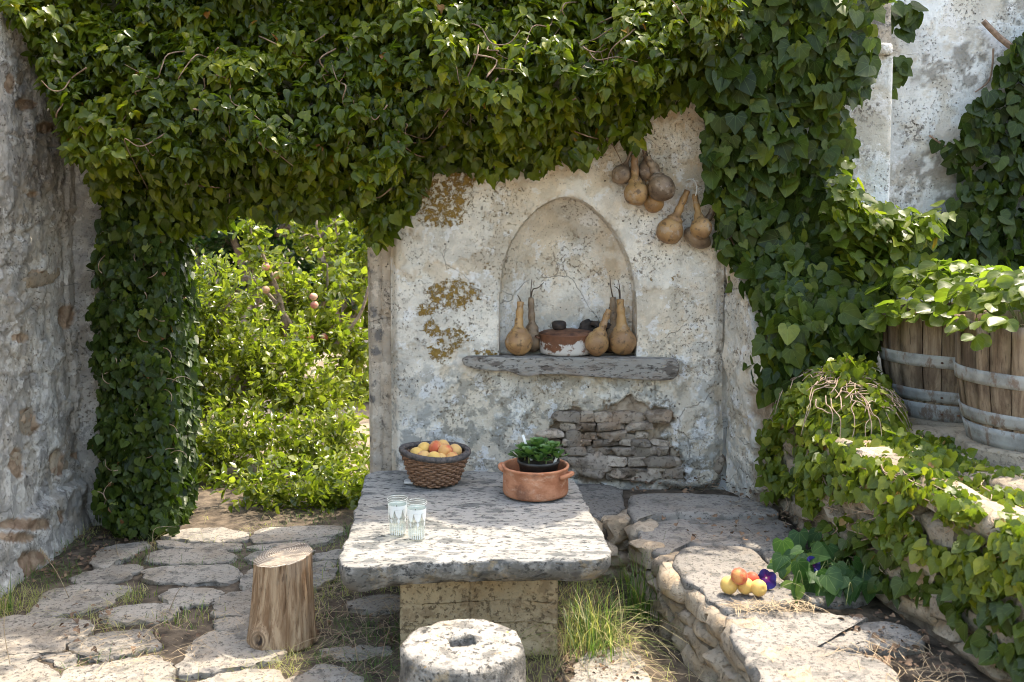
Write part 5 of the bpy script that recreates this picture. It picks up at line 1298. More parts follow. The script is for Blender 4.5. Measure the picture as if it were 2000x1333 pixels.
# sunlit shoots spilling round the pillar
iv = empty('ivy_shoots', (1.75, 4.8, 0.7), label='bright sunlit ivy shoots at the foot of the white pillar', cat='ivy', group='ivy plants')
LC = Leaves()
poly = [(1640, 330), (1665, 345), (1672, 400), (1740, 395), (1800, 420), (1842, 410), (1835, 450), (1790, 480), (1760, 540), (1700, 600), (1660, 560), (1640, 480), (1620, 420)]
q = in_poly_samples(poly, 520, rs); P = atY(q[:, 0], q[:, 1], rs.uniform(4.55, 4.95, len(q)))
clumps(LC, P[:150], np.tile([0.3, -0.6, 0.8], (150, 1)) + rs.normal(0, .4, (150, 3)), rs, (3, 6), (0.05, 0.075), (0.3, 0.9), 0.04)
flat_leaves(LC, P[150:], np.tile([0.3, -0.7, 0.6], (len(q) - 150, 1)), (0.04, 0.075), rs, 0.6, 0.3, (0.2, 0.9), 0.0)
grow(iv, LC, IVYV, M['ivy_sun'], 300, seed=4)

# ivy on the tall white wall
iv = empty('wall_ivy', (2.7, 5.55, 0.7), label='dark glossy ivy climbing the white wall behind the barrels', cat='ivy', group='ivy plants')
LC = Leaves()
poly = [(1990, 65), (2060, 20), (2130, 60), (2110, 150), (2190, 230), (2150, 330), (2230, 420), (2200, 520), (1760, 520), (1745, 430), (1752, 385), (1790, 420), (1850, 430), (1880, 340), (1825, 272), (1870, 280), (1885, 215), (1915, 180), (1945, 150), (1965, 95)]
q = in_poly_samples(poly, 1500, rs); P = atY(q[:, 0], q[:, 1], 5.57 - rs.uniform(0.01, 0.14, len(q)))
flat_leaves(LC, P, np.tile([-0.15, -1.0, 0.1], (len(q), 1)), (0.05, 0.105), rs, 0.45, 0.25, (0.0, 0.7), 0.0)
for pl, m in ([(1720, 0), (1790, 10), (1790, 45), (1760, 60), (1735, 50)], 26), ([(1742, 110), (1765, 105), (1760, 180), (1742, 180)], 12):
    q = in_poly_samples(pl, m, rs); flat_leaves(LC, atY(q[:, 0], q[:, 1], 5.5 - rs.uniform(0.0, 0.1, m)), np.tile([-.2, -1, .1], (m, 1)), (0.07, 0.1), rs)
grow(iv, LC, [IVYV[i] for i in (1, 3, 5, 7, 9, 11)], M['ivy'], 300, seed=5)
stems(iv, [[atY(1920, 42, 5.54), atY(1945, 68, 5.53), atY(1965, 85, 5.52), atY(1990, 105, 5.51), atY(2040, 150, 5.5)]], 0.016, 0.02, M['stem'], 'vine_trunk')
stems(iv, [[atY(1940, 95, 5.54), atY(1938, 130, 5.54), atY(1930, 160, 5.53), atY(1905, 180, 5.52)], [atY(1815, 265, 5.54), atY(1845, 285, 5.54), atY(1880, 300, 5.52)]], 0.006, 0.004, M['stem'])

# ------------------------------------------------------------------ ivy trailing over the terrace wall
iv = empty('trailing_ivy', (1.35, 3.6, 0.7), label='yellow-green ivy trailing down the rubble terrace wall under the barrels', cat='ivy', group='ivy plants')
LC = Leaves()
def on_terrace(q, lift):
    a, b = ray(q[:, 0], q[:, 1]); lo = np.full(len(q), 1.5); hi = np.full(len(q), 5.0)
    for _ in range(40):
        m = (lo + hi) / 2; f = a * m - (xw(m) + 0.06 * np.clip(EYE + b * m, 0, .7) - lift); lo = np.where(f < 0, m, lo); hi = np.where(f < 0, hi, m)
    Yv = (lo + hi) / 2; zv = EYE + b * Yv; top = zv > TZ + lift * 0.6
    Yt = (TZ + lift * 0.6 - EYE) / b; Y2 = np.where(top, Yt, Yv)
    return np.c_[a * Y2, Y2, EYE + b * Y2], top
poly = [(1500, 935), (1530, 850), (1600, 800), (1700, 790), (1760, 830), (1850, 850), (1910, 880), (2030, 960), (2060, 1180), (1960, 1150), (1900, 1170), (1850, 1120), (1760, 1090), (1690, 1040), (1620, 1010), (1570, 990)]
q = in_poly_samples(poly, 3400, rs)
keep = fbm(np.c_[q / 55, 0 * q[:, :1]], 3, 25) + 0.16 * smooth(1050 - q[:, 1], -60, 220) > 0.525; q = q[keep]
P, top = on_terrace(q, rs.uniform(0.01, 0.075, len(q)))
flat_leaves(LC, P, np.where(top[:, None], [-0.3, -0.5, 1.0], [-1.0, -0.45, 0.35]), (0.022, 0.054), rs, 0.5, 0.25, (0.45, 0.93), 0.012)
poly2 = [(1560, 1020), (1640, 1010), (1700, 1060), (1780, 1100), (1890, 1150), (1990, 1180), (2040, 1333), (1950, 1290), (1840, 1180), (1740, 1150), (1640, 1090)]
q = in_poly_samples(poly2, 190, rs); P, top = on_terrace(q, rs.uniform(0.01, 0.06, len(q)))
flat_leaves(LC, P, np.tile([-1.0, -0.5, 0.2], (len(q), 1)), (0.045, 0.07), rs, 0.4, 0.2, (0.1, 0.6), 0.02)
n = 950; yy = rs.uniform(3.1, 4.25, n); xx = xw(yy) + 0.03 + 0.34 * rs.random(n) ** 1.3; hh = fbm(np.c_[xx * 6, yy * 6, 0 * xx], 3, 65); m_ = hh > 0.42; xx, yy, hh = xx[m_], yy[m_], hh[m_]; n = len(xx)
flat_leaves(LC, np.c_[xx, yy, TZ + 0.01 + 0.28 * (hh - 0.4) * rs.uniform(0.3, 1.0, n)], np.tile([-0.3, -0.5, 0.9], (n, 1)), (0.028, 0.06), rs, 0.5, 0.3, (0.35, 0.93), 0.02)
grow(iv, LC, IVYV, M['ivy_sun'], 300, seed=6)
lines = []
for i in range(34):
    a, b = rs.uniform(1520, 1960), rs.uniform(830, 1060); q = np.array([(a + 7 * k * rs.normal(0, 1), b + 14 * k) for k in range(6)]); P, _ = on_terrace(q, 0.035 + 0.03 * rs.random()); lines.append(P)
stems(iv, lines, 0.0028, 0.0016, M['pale_stem'])

iv = empty('ivy_mound', (1.35, 4.4, 0.7), label='sunlit mound of young ivy with pale dry stems left of the barrels', cat='ivy', group='ivy plants')
LC = Leaves(); n = 2300
a = rs.uniform(0, 2 * np.pi, n); r = np.sqrt(rs.random(n)); X = 1.40 + 0.25 * r * np.cos(a); Y = 4.32 + 0.40 * r * np.sin(a)
Z = TZ - 0.02 + 0.27 * np.sqrt(np.clip(1 - r ** 2, 0, 1)) * (0.6 + 0.8 * fbm(np.c_[X * 8, Y * 8, 0 * X], 2, 9)) * rs.uniform(0.6, 1.05, n)
flat_leaves(LC, np.c_[X, Y, Z], np.c_[(X - 1.5), (Y - 4.5) * 0.6, np.full(n, 0.5)], (0.026, 0.055), rs, 0.5, 0.4, (0.5, 0.93), 0.03)
n = 900; zz = rs.uniform(0.34, 0.74, n); yy = rs.uniform(3.85, 4.62, n) ; keep = fbm(np.c_[yy * 5, zz * 5, 0 * zz], 2, 63) > 0.52; zz, yy = zz[keep], yy[keep]; n = len(zz)
flat_leaves(LC, np.c_[xw(yy) + 0.05 * zz - rs.uniform(0.02, 0.10, n), yy, zz], np.tile([-1, -.5, .35], (n, 1)), (0.034, 0.06), rs, 0.5, 0.3, (0.4, 0.92), 0.02)
grow(iv, LC, IVYV, M['ivy_sun'], 300, seed=7)
lines = []
for i in range(90):
    x0, y0 = rs.uniform(1.25, 1.55), rs.uniform(4.0, 4.5); a = rs.uniform(0, 6.28); L = []
    for k in range(6):
        a += rs.normal(0, 0.55); x0 += 0.032 * math.cos(a); y0 += 0.032 * math.sin(a); L.append((x0, y0, TZ + 0.0 + 0.24 * math.sqrt(max(1 - ((x0 - 1.40) / 0.27) ** 2 - ((y0 - 4.32) / 0.42) ** 2, 0)) + 0.012 * rs.random()))
    lines.append(L)
stems(iv, lines, 0.003, 0.0016, M['pale_stem'])

# ------------------------------------------------------------------ strawberry plants in the barrels
SV = variants(['round'], 6, (0.15, 0.45), (0.0, 0.3), 51)
for bi, (x, y, z) in enumerate(BARRELS):
    sp_ = empty('strawberry_plant', (x, y, z - 0.05), label=['leafy strawberry plants spilling from the farther barrel', 'leafy strawberry plants spilling over the rim of the nearest barrel'][bi], cat='plant', group='strawberry plants in the barrels')
    LC = Leaves(); lines = []
    for i in range(135):
        a = rs.uniform(0, 2 * np.pi); r = 0.37 * math.sqrt(rs.random()); h = 0.02 + 0.18 * (1 - (r / 0.38) ** 2) * rs.uniform(0.4, 1.1) - (0.10 * rs.random() if r > 0.30 else 0)
        c = np.array([x + r * math.cos(a), y + r * math.sin(a), z + h]); o = norm(np.array([math.cos(a) * r * 2.2, math.sin(a) * r * 2.2, 0.55]) + rs.normal(0, .22, 3))
        th = rs.uniform(0, 6.28) if r < 0.1 else a + rs.normal(0, 0.6)
        for j in (-1, 0, 1):
            b = th + j * 1.25; d = np.array([math.cos(b), math.sin(b), -0.25 + rs.normal(0, .15)])
            LC.add(c, d, o + rs.normal(0, .12, 3), rs.uniform(0.046, 0.080) * (1 if j else 1.1), np.clip(rs.normal(0.5, 0.2), 0.02, 0.98))
        base = np.array([x + r * .4 * math.cos(a), y + r * .4 * math.sin(a), z - 0.04]); lines.append([base, (base + c) / 2 + [0, 0, .02], c])
    grow(sp_, LC, SV, M['strawberry'], 300, seed=20 + bi)
    M.setdefault('green_stem', flat_mat('green_stem', (0.10, 0.14, 0.04), (0.22, 0.22, 0.08), 30, 0.6, 0.001))
    stems(sp_, lines[:40], 0.0025, 0.0018, M['green_stem'])

# succulent rosettes
LC = Leaves()
for (dx, dy, h, m, s) in [(-.04, -.03, .03, 16, .045), (.03, -.035, .035, 18, .048), (0, .02, .05, 18, .05), (-.055, .03, .03, 14, .045), (.055, .015, .04, 16, .046), (.0, -.06, .015, 14, .042), (-.015, .06, .035, 12, .045), (.05, .055, .03, 12, .044), (-.075, -.0, .012, 10, .045), (.075, -.03, .02, 10, .042)]:
    for i in range(m):
        a = i * 2.4 + dx * 50; u = i / m; el = 0.1 + 1.15 * u; d = np.array([math.cos(a) * math.cos(el), math.sin(a) * math.cos(el), math.sin(el)])
        LC.add((sx + dx, sy + dy, pz + 0.132 + h), d, np.array([-math.cos(a) * math.sin(el), -math.sin(a) * math.sin(el), math.cos(el)]), 1.35 * s * (1 - 0.4 * u), np.clip(rs.normal(0.35 + 0.4 * u, 0.12), 0.02, 0.97))
grow(suc, LC, variants(['spoon'], 4, (0.15, 0.35), (-0.2, 0.0), 71), M['succulent'], 300, seed=30)
stems(suc, [[(sx + dx, sy + dy, pz + .12), (sx + dx, sy + dy, pz + .14), (sx + dx, sy + dy, pz + .135 + h)] for dx, dy, h in [(-.04, -.03, .03), (.03, -.035, .035), (0, .02, .05), (-.055, .03, .03), (.055, .015, .04)]], 0.004, 0.004, M['green_stem'])

# ------------------------------------------------------------------ morning glory on the bench, fallen apricots
mg = empty('morning_glory', atZ(1620, 1130, BZ), label='morning glory vine with blue flowers lying on the bench', cat='plant')
LC = Leaves()
q = in_poly_samples([(1520, 1090), (1560, 1075), (1640, 1085), (1720, 1110), (1710, 1170), (1640, 1190), (1590, 1165), (1545, 1165), (1515, 1120)], 46, rs)
P = atZ(q[:, 0], q[:, 1], BZ); P[:, 2] += rs.uniform(0.01, 0.10, len(P)); P[:, 1] -= (P[:, 2] - BZ) * 0
flat_leaves(LC, P, np.tile([-0.25, -0.6, 0.8], (len(P), 1)), (0.06, 0.10), rs, 0.45, 0.3, (0.0, 0.7), 0.0, 0.5)
for px, py, h in [(1572, 1098, .085), (1553, 1150, .05), (1530, 1105, .06)]:
    p = atZ(px, py, BZ); p[2] += h * 0.4; LC.add(p, (-.4, -.4, -.5), (-.5, -.5, .8), 0.095, 0.98)
grow(mg, LC, variants(['heart'], 6, (0.1, 0.35), (0, 0.3), 81), M['glory'], 300, seed=31)
lines = []
for i in range(16):
    a, b = rs.uniform(1540, 1700), rs.uniform(1100, 1170); p = atZ(a, b, BZ + 0.005); e_ = atZ(a + rs.uniform(-70, 70), b + rs.uniform(-20, 25), BZ + 0.01); m_ = (p + e_) / 2 + [0, 0, rs.uniform(.02, .08)]; lines.append([p, m_, e_])
stems(mg, lines, 0.002, 0.0016, M['green_stem'])
g = NT('morning_glory_petal'); uvr = g.attr('tint'); c = g.ramp(uvr, [(0.0, (0.50, 0.26, 0.44)), (0.22, (0.36, 0.05, 0.30)), (0.42, (0.075, 0.03, 0.20)), (1.0, (0.020, 0.03, 0.14))]); M['petal'] = g.done(c, 0.6, None, 0.2)
def flower(c, face, r, label):
    c = np.array(c); f_ = norm(np.array(face, float)); u = norm(np.cross(f_, [0, 0, 1.0])); w = np.cross(u, f_); V = []; tn = []; nA, nR = 30, 8
    for i in range(nR):
        t = i / (nR - 1)
        for j in range(nA):
            a = 2 * np.pi * j / nA; star = 1 - 0.16 * (1 - abs(math.cos(2.5 * a))) * t; rr = r * (0.08 + 0.92 * t ** 1.5) * star; dz = r * 0.9 * (t - 1) * (1 - 0.3 * t) - 0.15 * r * t * math.cos(5 * a)
            V.append(c + rr * (math.cos(a) * u + math.sin(a) * w) + dz * f_); tn.append(np.clip(t ** 1.2 - 0.25 * max(math.cos(5 * a), 0) ** 3 * t, 0, 1))
    F = [[i * nA + j, i * nA + (j + 1) % nA, (i + 1) * nA + (j + 1) % nA, (i + 1) * nA + j] for i in range(nR - 1) for j in range(nA)]
    obj('flower', mesh('flower', np.array(V), F, True, None, dict(tint=np.array(tn))), M['petal'], mg, label=label)
p = atZ(1492, 1150, BZ); flower(p + [0.005, -0.012, 0.036], (-0.25, -1, 0.15), 0.038, 'crumpled blue and pink flower among the apricots')
p = atZ(1582, 1128, BZ); flower(p + [0, -0.03, 0.06], (-0.1, -0.9, 0.5), 0.030, 'blue flower with a pink heart among the leaves')
for px, py, r, mi, h, lb in [(1424, 1143, .031, 1, 0, 'yellow apricot alone at the left of the fruit on the bench'), (1444, 1126, .030, 3, .040, 'red-blushed apricot perched on top of the others on the bench'), (1456, 1145, .029, 1, 0, 'creased yellow apricot under the red one on the bench'), (1468, 1133, .029, 3, 0, 'reddish apricot at the back of the bench fruit'), (1482, 1149, .029, 1, 0, 'yellow apricot half behind the blue flower on the bench')]:
    p = atZ(px, py, BZ + 0.002 + r + h); fruit('apricot', (p[0], p[1], BZ + 0.002 + r + h), r, mi, lb, 'apricot', 'apricots fallen on the bench')

# ------------------------------------------------------------------ grass tufts, dry grass and litter
def blades(pts, hgt, rs, spread=0.5, droop=1.5, width=0.0022, seg=5):
    n = len(pts); a = rs.uniform(0, 2 * np.pi, n); L = rs.uniform(*hgt, n); lean = rs.uniform(0.1, spread, n); V = []; F = []; tn = np.clip(rs.normal(0.5, 0.28, n), 0, 1); TI = []
    t = np.linspace(0, 1, seg)
    for i in range(n):
        dx = np.array([math.cos(a[i]), math.sin(a[i])]); h = L[i] * (t - droop * 0.4 * lean[i] * t ** 3); r = L[i] * lean[i] * t ** 1.7
        c = np.c_[pts[i][0] + dx[0] * r, pts[i][1] + dx[1] * r, pts[i][2] + np.maximum(h, 0.003)]; w = width * (1 - 0.85 * t)[:, None] * np.array([-dx[1], dx[0], 0]); o = len(V) * 0 + i * seg * 2
        V.append(np.stack([c - w, c + w], 1).reshape(-1, 3)); F += [[o + 2 * k, o + 2 * k + 1, o + 2 * k + 3, o + 2 * k + 2] for k in range(seg - 1)]; TI.append(np.full(seg * 2, tn[i]))
    return np.vstack(V), np.array(F), np.concatenate(TI)
def tuft(px, py, n, r, hgt, label, seed, spread=0.9, shift=0.0):
    rs2 = np.random.default_rng(seed); c = atZ(px, py, 0.02); t = empty('grass_tuft', c, label=label, cat='grass', group='grass tufts by the paving')
    q = np.c_[c[0] + rs2.normal(0, r, n), c[1] + rs2.normal(0, r, n), np.full(n, 0.015)]; V, F, TI = blades(q, hgt, rs2, spread)
    obj('blades', mesh('blades', V, F, True, np.zeros((len(V), 2)), dict(tint=np.clip(TI + shift, 0, 1))), M['grass'], t, kind='stuff')
tuft(1160, 1262, 330, 0.065, (0.06, 0.32), 'big green and straw grass tuft right of the table pedestal', 1, 1.6, 0.22)
tuft(1262, 1200, 150, 0.05, (0.12, 0.34), 'darker thin grass tuft at the foot of the bench', 2, 0.8, -0.15)
tuft(265, 1165, 70, 0.04, (0.02, 0.06), 'small green tuft among the flagstones near the plaster wall', 3, 0.9, 0.2)
tuft(350, 1215, 100, 0.07, (0.02, 0.07), 'yellowish tuft between flagstones left of the log', 4, 1.0, 0.25)
tuft(700, 1120, 130, 0.08, (0.03, 0.10), 'low tuft in the shade behind the log', 5, 1.0, 0.1)
tuft(12, 1190, 60, 0.03, (0.05, 0.16), 'pale oat grass tuft at the foot of the plaster wall', 6, 0.7, 0.3)
# dry straw in the joints
rs2 = np.random.default_rng(55); N = 26000
q = np.c_[rs2.uniform(-2.15, 0.75, N), 2.9 + 2.4 * rs2.random(N)]
ins = np.zeros(N, bool)
for pl in STONE_POLYS: ins |= pip(q[:, 0], q[:, 1], pl)
ins |= (q[:, 0] > px0 - .01) & (q[:, 0] < px1 + .01) & (q[:, 1] > py0) & (q[:, 1] < py1)
dens = fbm(np.c_[q * 3.5, 0 * q[:, :1]], 3, 88)
corner = smooth(4.9 - q[:, 1], -0.3, 0.2)
keep = (~ins) & (rs2.random(N) < smooth(dens, 0.36, 0.62) * 0.9 * (0.4 + 0.6 * corner)) & (pip(q[:, 0], q[:, 1], np.vstack([E + [0.03, 0], [[2, 6], [2, 2]]])) == False)
q = q[keep]
V, F, TI = blades(np.c_[q, np.full(len(q), 0.012)], (0.02, 0.085), rs2, 2.2, 0.9, 0.0013, 4)
tall = np.clip(0.85 + 0.15 * (TI - 0.5) - 0.5 * (np.repeat(fbm(np.c_[q * 2, 0 * q[:, :1]], 2, 9), 8) > 0.6), 0, 1)
obj('dry_grass', mesh('dry_grass', V, F, True, np.zeros((len(V), 2)), dict(tint=tall)), M['grass'], None, kind='stuff', label='dry straw and thin grass growing in the paving joints', cat='grass')
# straw lying flat on the stones, bench and soil
def lying(n, region, z, lens, rs, curve=0.4, w=0.0009):
    V = []; F = []
    for i in range(n):
        x, y = region(rs); a = rs.uniform(0, 6.28); L = rs.uniform(*lens); t = np.linspace(-.5, .5, 5); b = rs.normal(0, curve); zz = z(x, y)
        c = np.c_[x + L * t * math.cos(a) - b * L * (t * t) * math.sin(a), y + L * t * math.sin(a) + b * L * t * t * math.cos(a), zz + 0.004 + np.abs(rs.normal(0, .006)) + 0.03 * rs.random() * (0.25 - t * t) * L / .1]
        ww = np.array([-math.sin(a), math.cos(a), 0.3]) * w; V.append(np.stack([c - ww, c + ww], 1).reshape(-1, 3)); F += [[i * 10 + 2 * k, i * 10 + 2 * k + 1, i * 10 + 2 * k + 3, i * 10 + 2 * k + 2] for k in range(4)]
    return np.vstack(V), np.array(F)
def reg(poly, z):
    def f(rs):
        u = in_poly_samples(poly, 1, rs)[0]; p = atZ(u[0], u[1], z); return p[0], p[1]
    return f
sets = [(260, reg([(600, 1120), (780, 1100), (780, 1330), (620, 1330), (610, 1200)], .02), .025, (.05, .2)), (150, reg([(200, 1210), (460, 1170), (480, 1260), (250, 1330), (100, 1300)], .04), .045, (.03, .12)),
        (160, reg([(1090, 1240), (1330, 1200), (1360, 1333), (1100, 1333)], .02), .02, (.04, .18)), (150, reg([(1400, 1182), (1580, 1176), (1600, 1196), (1440, 1200)], BZ), BZ + .0, (.03, .11)),
        (90, reg([(1580, 1260), (1800, 1230), (1900, 1333), (1760, 1333)], BZ), BZ - .02, (.03, .15)), (70, reg([(1280, 940), (1500, 950), (1560, 1050), (1500, 1010)], BZ), BZ, (.03, .1))]
P_ = [];
for n_, rg, z_, ln in sets:
    v, f = lying(n_, rg, (lambda x, y, z_=z_: z_), ln, rs2); P_.append((v, f.tolist()))
v, f = join(P_); obj('straw_litter', mesh('straw_litter', v, f), M['straw'], None, kind='stuff', label='loose pale straw scattered over the stones', cat='straw')
# dead leaves
LC = Leaves()
for n_, poly, z_ in [(260, [(120, 1040), (330, 1010), (350, 1050), (230, 1100), (60, 1150), (40, 1120)], .02), (130, [(1090, 1260), (1180, 1230), (1260, 1300), (1240, 1333), (1080, 1333)], .02), (170, [(1220, 930), (1420, 930), (1560, 990), (1600, 1060), (1540, 1040), (1400, 975), (1230, 962)], BZ), (90, [(600, 1130), (760, 1110), (770, 1320), (620, 1320)], .02),
                     (110, [(1600, 1180), (1780, 1210), (1900, 1320), (1700, 1300)], BZ - .02), (60, [(0, 1180), (140, 1160), (400, 1250), (200, 1300)], .045), (40, [(1240, 1010), (1500, 1005), (1540, 1060), (1330, 1055)], BZ)]:
    u = in_poly_samples(poly, n_, rs2); P = atZ(u[:, 0], u[:, 1], z_); P[:, 2] += rs2.uniform(0.003, 0.012, n_); a = rs2.uniform(0, 6.28, n_)
    LC.add(P, np.c_[np.cos(a), np.sin(a), rs2.normal(0, .25, n_)], np.c_[rs2.normal(0, .4, n_), rs2.normal(0, .4, n_), np.ones(n_)], rs2.uniform(0.010, 0.027, n_), rs2.random(n_))
lit = empty('leaf_litter', (0, 4, 0), label='brown dead leaves gathered in the corners of the paving', cat='dead leaves', kind='stuff')
grow(lit, LC, variants(['ovate', 'heart'], 5, (0.1, 0.35), (0.1, 0.5), 91), M['litter'], 0, seed=40)
# tall dry stalks
ds = empty('dry_stalks', atZ(120, 1170, 0), label='thin dry oat stalks rising between the flagstones', cat='grass', kind='stuff')
for pts in [[(135, 1168), (112, 1120), (92, 1092), (80, 1080)], [(288, 1100), (297, 1060), (304, 1032), (345, 1030)], [(232, 1090), (228, 1075), (226, 1058)], [(330, 1195), (345, 1160), (358, 1145)], [(1400, 1270), (1345, 1240), (1290, 1212)], [(1360, 1333), (1380, 1300), (1398, 1285)], [(700, 1300), (695, 1270), (692, 1245)], [(745, 1290), (752, 1255), (762, 1225)], [(20, 1300), (8, 1230), (12, 1170)]]:
    g0 = atZ(*pts[0], 0.03); L = [atY(x_, y_, g0[1]) for x_, y_ in pts]; k = catmull(L, 5); v, f = tube(k, np.linspace(0.0016, 0.0010, len(k)), 4); obj('stalk', mesh('stalk', v, f), M['straw'], ds)
for i in range(5):
    p = atY(80 + i * 4, 1080 + i * 5, atZ(135, 1168, .03)[1]); v, f = lathe([(0, 0), (.003, .006), (.0025, .016), (0, .024)], 6); obj('seed', mesh('seed', v + p, f), M['straw'], ds)
# levelling stones and coping round the barrels
for i, (x_, y_, zt_) in enumerate(BARRELS):
    aa = np.arange(11) * 2 * np.pi / 11; rr_ = 0.285 * (1 + 0.12 * (np.random.default_rng(i).random(11) - 0.4))
    v, f = slab(np.c_[x_ + rr_ * np.cos(aa), y_ + rr_ * np.sin(aa)], TZ - 0.08, zt_ - BRH - 0.002, 0.012, 0.0, 60, 900 + i, (0, 0), 0.0, 6, 0.014)
    obj('stone', mesh('base_stone', v, f, sharp=50), M['terrace_stone'], rw)
for i, (px, py, w, h, Y) in enumerate([(1855, 838, 90, 24, 4.1), (1925, 905, 110, 34, 3.42), (1980, 940, 90, 50, 3.3), (1800, 845, 70, 24, 4.1), (1880, 880, 70, 30, 3.6), (2010, 912, 90, 30, 3.45)]):
    p = atY(px, py, Y); place_rock(rw, 'stone', (p[0], p[1], min(p[2], TZ + 0.012)), (w * Y / 2000, 0.2, h * Y / 2000), Matrix.Rotation(R(random.uniform(-25, 25)), 4, 'Z'), lev, i)

# ------------------------------------------------------------------ garden beyond the opening
def shrub(name, label, cat, base, lumps, n, var, mat, size, seed, r0=0.03, group='garden shrubs beyond the opening', tint=(0.1, 0.9), fruit_n=0, up=0.5):
    rs = np.random.default_rng(seed); base = np.array(base, float); t = empty(name, base, label=label, cat=cat, group=group); LC = Leaves(); lines = []
    wts = np.array([l[3] ** 2 for l in lumps]); wts /= wts.sum()
    for l, w in zip(lumps, wts):
        c = np.array(l[:3]); R_ = l[3]; m = int(n * w); dv = norm(rs.normal(0, 1, (m, 3))); rr = R_ * rs.random(m) ** 0.4
        # leafy sprays
        k = max(int(m / 14), 1); sd = norm(rs.normal(0, 1, (k, 3)) + [0, 0, .3]); sp_ = c + sd * (R_ * rs.random((k, 1)) ** 0.45) * [1, 1, .85]; j = rs.integers(0, k, m); tt = rs.uniform(-.5, .5, m)
        axis = norm(sd + [0, 0, .7] + rs.normal(0, .35, (k, 3)))
        P = sp_[j] + axis[j] * (tt * 0.28)[:, None] + rs.normal(0, .012, (m, 3))
        d = norm(rs.normal(0, .7, (m, 3)) + axis[j] * 0.8 + [0, 0, -.15]); nn = norm(rs.normal(0, .6, (m, 3)) + [0, 0, up])
        LC.add(P, d, nn, rs.uniform(*size, m), np.clip(rs.uniform(*tint, m), 0, 1))
        if c[2] < 0.55: continue
        mid = (base + c) / 2 + rs.normal(0, .08, 3); lines.append([base, mid, c, c + sd[0] * R_ * .8])
        for q in range(3): lines.append([c - [0, 0, R_ * .4], c + sd[q % k] * R_ * .4, c + sd[q % k] * R_ * .95])
    for i, L in enumerate(lines):
        k = catmull(L, 4); v, f = tube(k, np.linspace(r0 if i % 4 == 0 else r0 * .4, r0 * .15, len(k)), 6); obj('branch' if i else 'trunk', mesh('branch', v, f), M['bark'], t)
    grow(t, LC, var, M[mat], 0, mass='crown', seed=seed)
    return t, lumps
LV = variants(['lance', 'ovate', 'lance'], 8, (0.1, 0.5), (0.0, 0.5), 95)
OV = variants(['ovate'], 6, (0.1, 0.5), (0.0, 0.3), 97)
def lump(px, py, Y, rpx): p = atY(px, py, Y); return (p[0], p[1], p[2], rpx * Y / 2000)
shrub('leafy_shrub', 'bright low shrub close behind the stone threshold', 'shrub', (-1.75, 6.0, 0), [lump(420, 880, 6.0, 75), (lump(500, 850, 6.1, 80)), lump(590, 890, 6.0, 80), lump(650, 930, 5.9, 60), lump(480, 960, 5.85, 60), lump(570, 980, 5.8, 50), lump(660, 860, 6.1, 60), lump(350, 900, 6.1, 80), lump(720, 960, 5.9, 50), (-1.42, 5.45, 0.10, 0.12), (-1.24, 5.42, 0.10, 0.15), (-1.08, 5.40, 0.10, 0.15), (-0.93, 5.42, 0.10, 0.15), (-0.80, 5.45, 0.12, 0.15)], 8200, LV, 'garden', (0.028, 0.056), 1, 0.02)
shrub('leafy_shrub', 'taller bright shrub filling the left of the opening', 'shrub', (-2.0, 6.7, 0), [lump(420, 620, 6.6, 90), lump(470, 720, 6.6, 110), lump(560, 760, 6.5, 90), lump(390, 780, 6.6, 100), lump(430, 560, 6.8, 50), lump(640, 790, 6.6, 80), lump(320, 650, 6.7, 110), lump(550, 680, 6.7, 60)], 8500, LV, 'garden', (0.032, 0.066), 2, 0.025)
pt, _ = shrub('peach_tree', 'peach tree with pink fruit on slanting branches beyond the opening', 'tree', (-1.75, 7.6, 0), [lump(520, 520, 7.4, 50), lump(490, 460, 7.4, 40), lump(560, 590, 7.4, 55), lump(620, 660, 7.3, 60), lump(690, 700, 7.3, 60), lump(640, 560, 7.6, 50), lump(540, 640, 7.5, 50)], 2600, LV, 'garden', (0.045, 0.08), 3, 0.03, 'garden trees beyond the opening')
PM = fruit_mat('garden_peach_skin', (0.55, 0.33, 0.22), (0.50, 0.16, 0.12), 0.2)
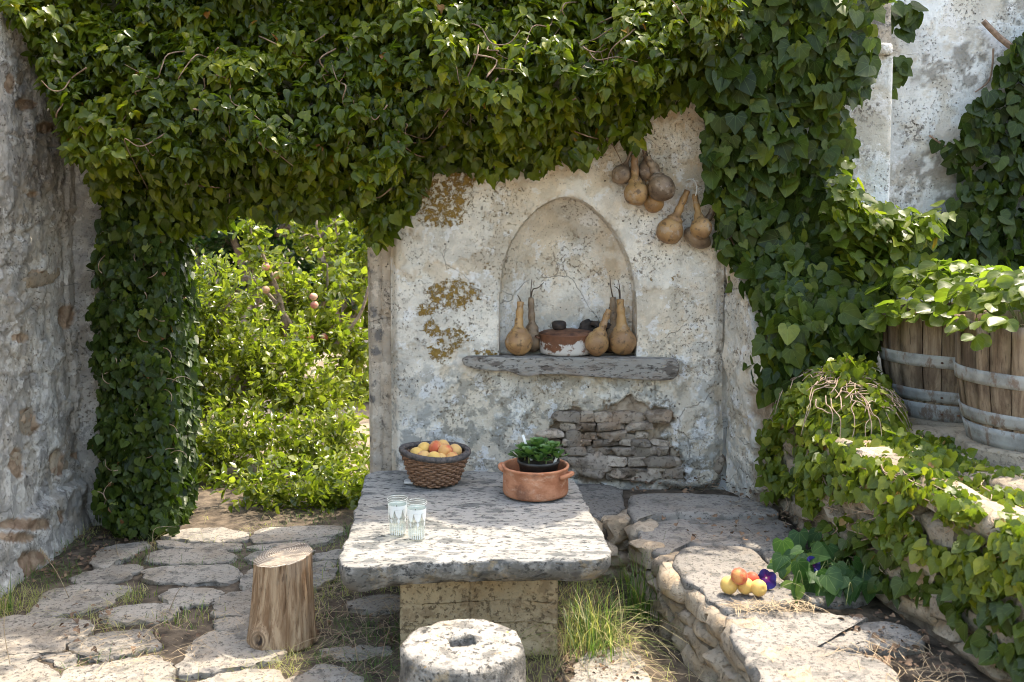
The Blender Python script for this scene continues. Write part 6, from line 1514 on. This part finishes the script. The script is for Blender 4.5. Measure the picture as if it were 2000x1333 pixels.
for i, (px, py) in enumerate([(519, 522), (541, 538), (519, 566), (612, 580), (614, 596), (606, 660), (634, 658)]):
    p = atY(px, py, 7.22); me = fruit_mesh(i); me.materials.append(PM); obj('peach', me, None, pt, Matrix.Translation(Vector(p.tolist())) @ Matrix.Rotation(i, 4, 'Z') @ Matrix.Scale(0.029, 4))
for L in ([(560, 640), (540, 560), (505, 480)], [(600, 700), (560, 620), (500, 550), (470, 540)], [(640, 690), (700, 620), (720, 560)]):
    k = catmull([atY(a_, b_, 7.25) for a_, b_ in L], 4); v, f = tube(k, np.linspace(.018, .009, len(k)), 6); obj('branch', mesh('branch', v, f), M['bark'], pt)
shrub('leafy_tree', 'sunlit tree at the upper right of the opening', 'tree', (-1.3, 8.6, 0), [lump(660, 480, 8.6, 70), lump(690, 560, 8.5, 60), lump(620, 450, 8.7, 60), lump(730, 620, 8.5, 60), lump(740, 480, 8.6, 80), lump(700, 790, 8.4, 70), (-0.5, 8.8, 1.0, 0.6), (0.3, 8.9, 0.9, 0.7), (-0.1, 8.9, 1.9, 0.6)], 7500, OV, 'garden', (0.05, 0.08), 4, 0.04, 'garden trees beyond the opening')
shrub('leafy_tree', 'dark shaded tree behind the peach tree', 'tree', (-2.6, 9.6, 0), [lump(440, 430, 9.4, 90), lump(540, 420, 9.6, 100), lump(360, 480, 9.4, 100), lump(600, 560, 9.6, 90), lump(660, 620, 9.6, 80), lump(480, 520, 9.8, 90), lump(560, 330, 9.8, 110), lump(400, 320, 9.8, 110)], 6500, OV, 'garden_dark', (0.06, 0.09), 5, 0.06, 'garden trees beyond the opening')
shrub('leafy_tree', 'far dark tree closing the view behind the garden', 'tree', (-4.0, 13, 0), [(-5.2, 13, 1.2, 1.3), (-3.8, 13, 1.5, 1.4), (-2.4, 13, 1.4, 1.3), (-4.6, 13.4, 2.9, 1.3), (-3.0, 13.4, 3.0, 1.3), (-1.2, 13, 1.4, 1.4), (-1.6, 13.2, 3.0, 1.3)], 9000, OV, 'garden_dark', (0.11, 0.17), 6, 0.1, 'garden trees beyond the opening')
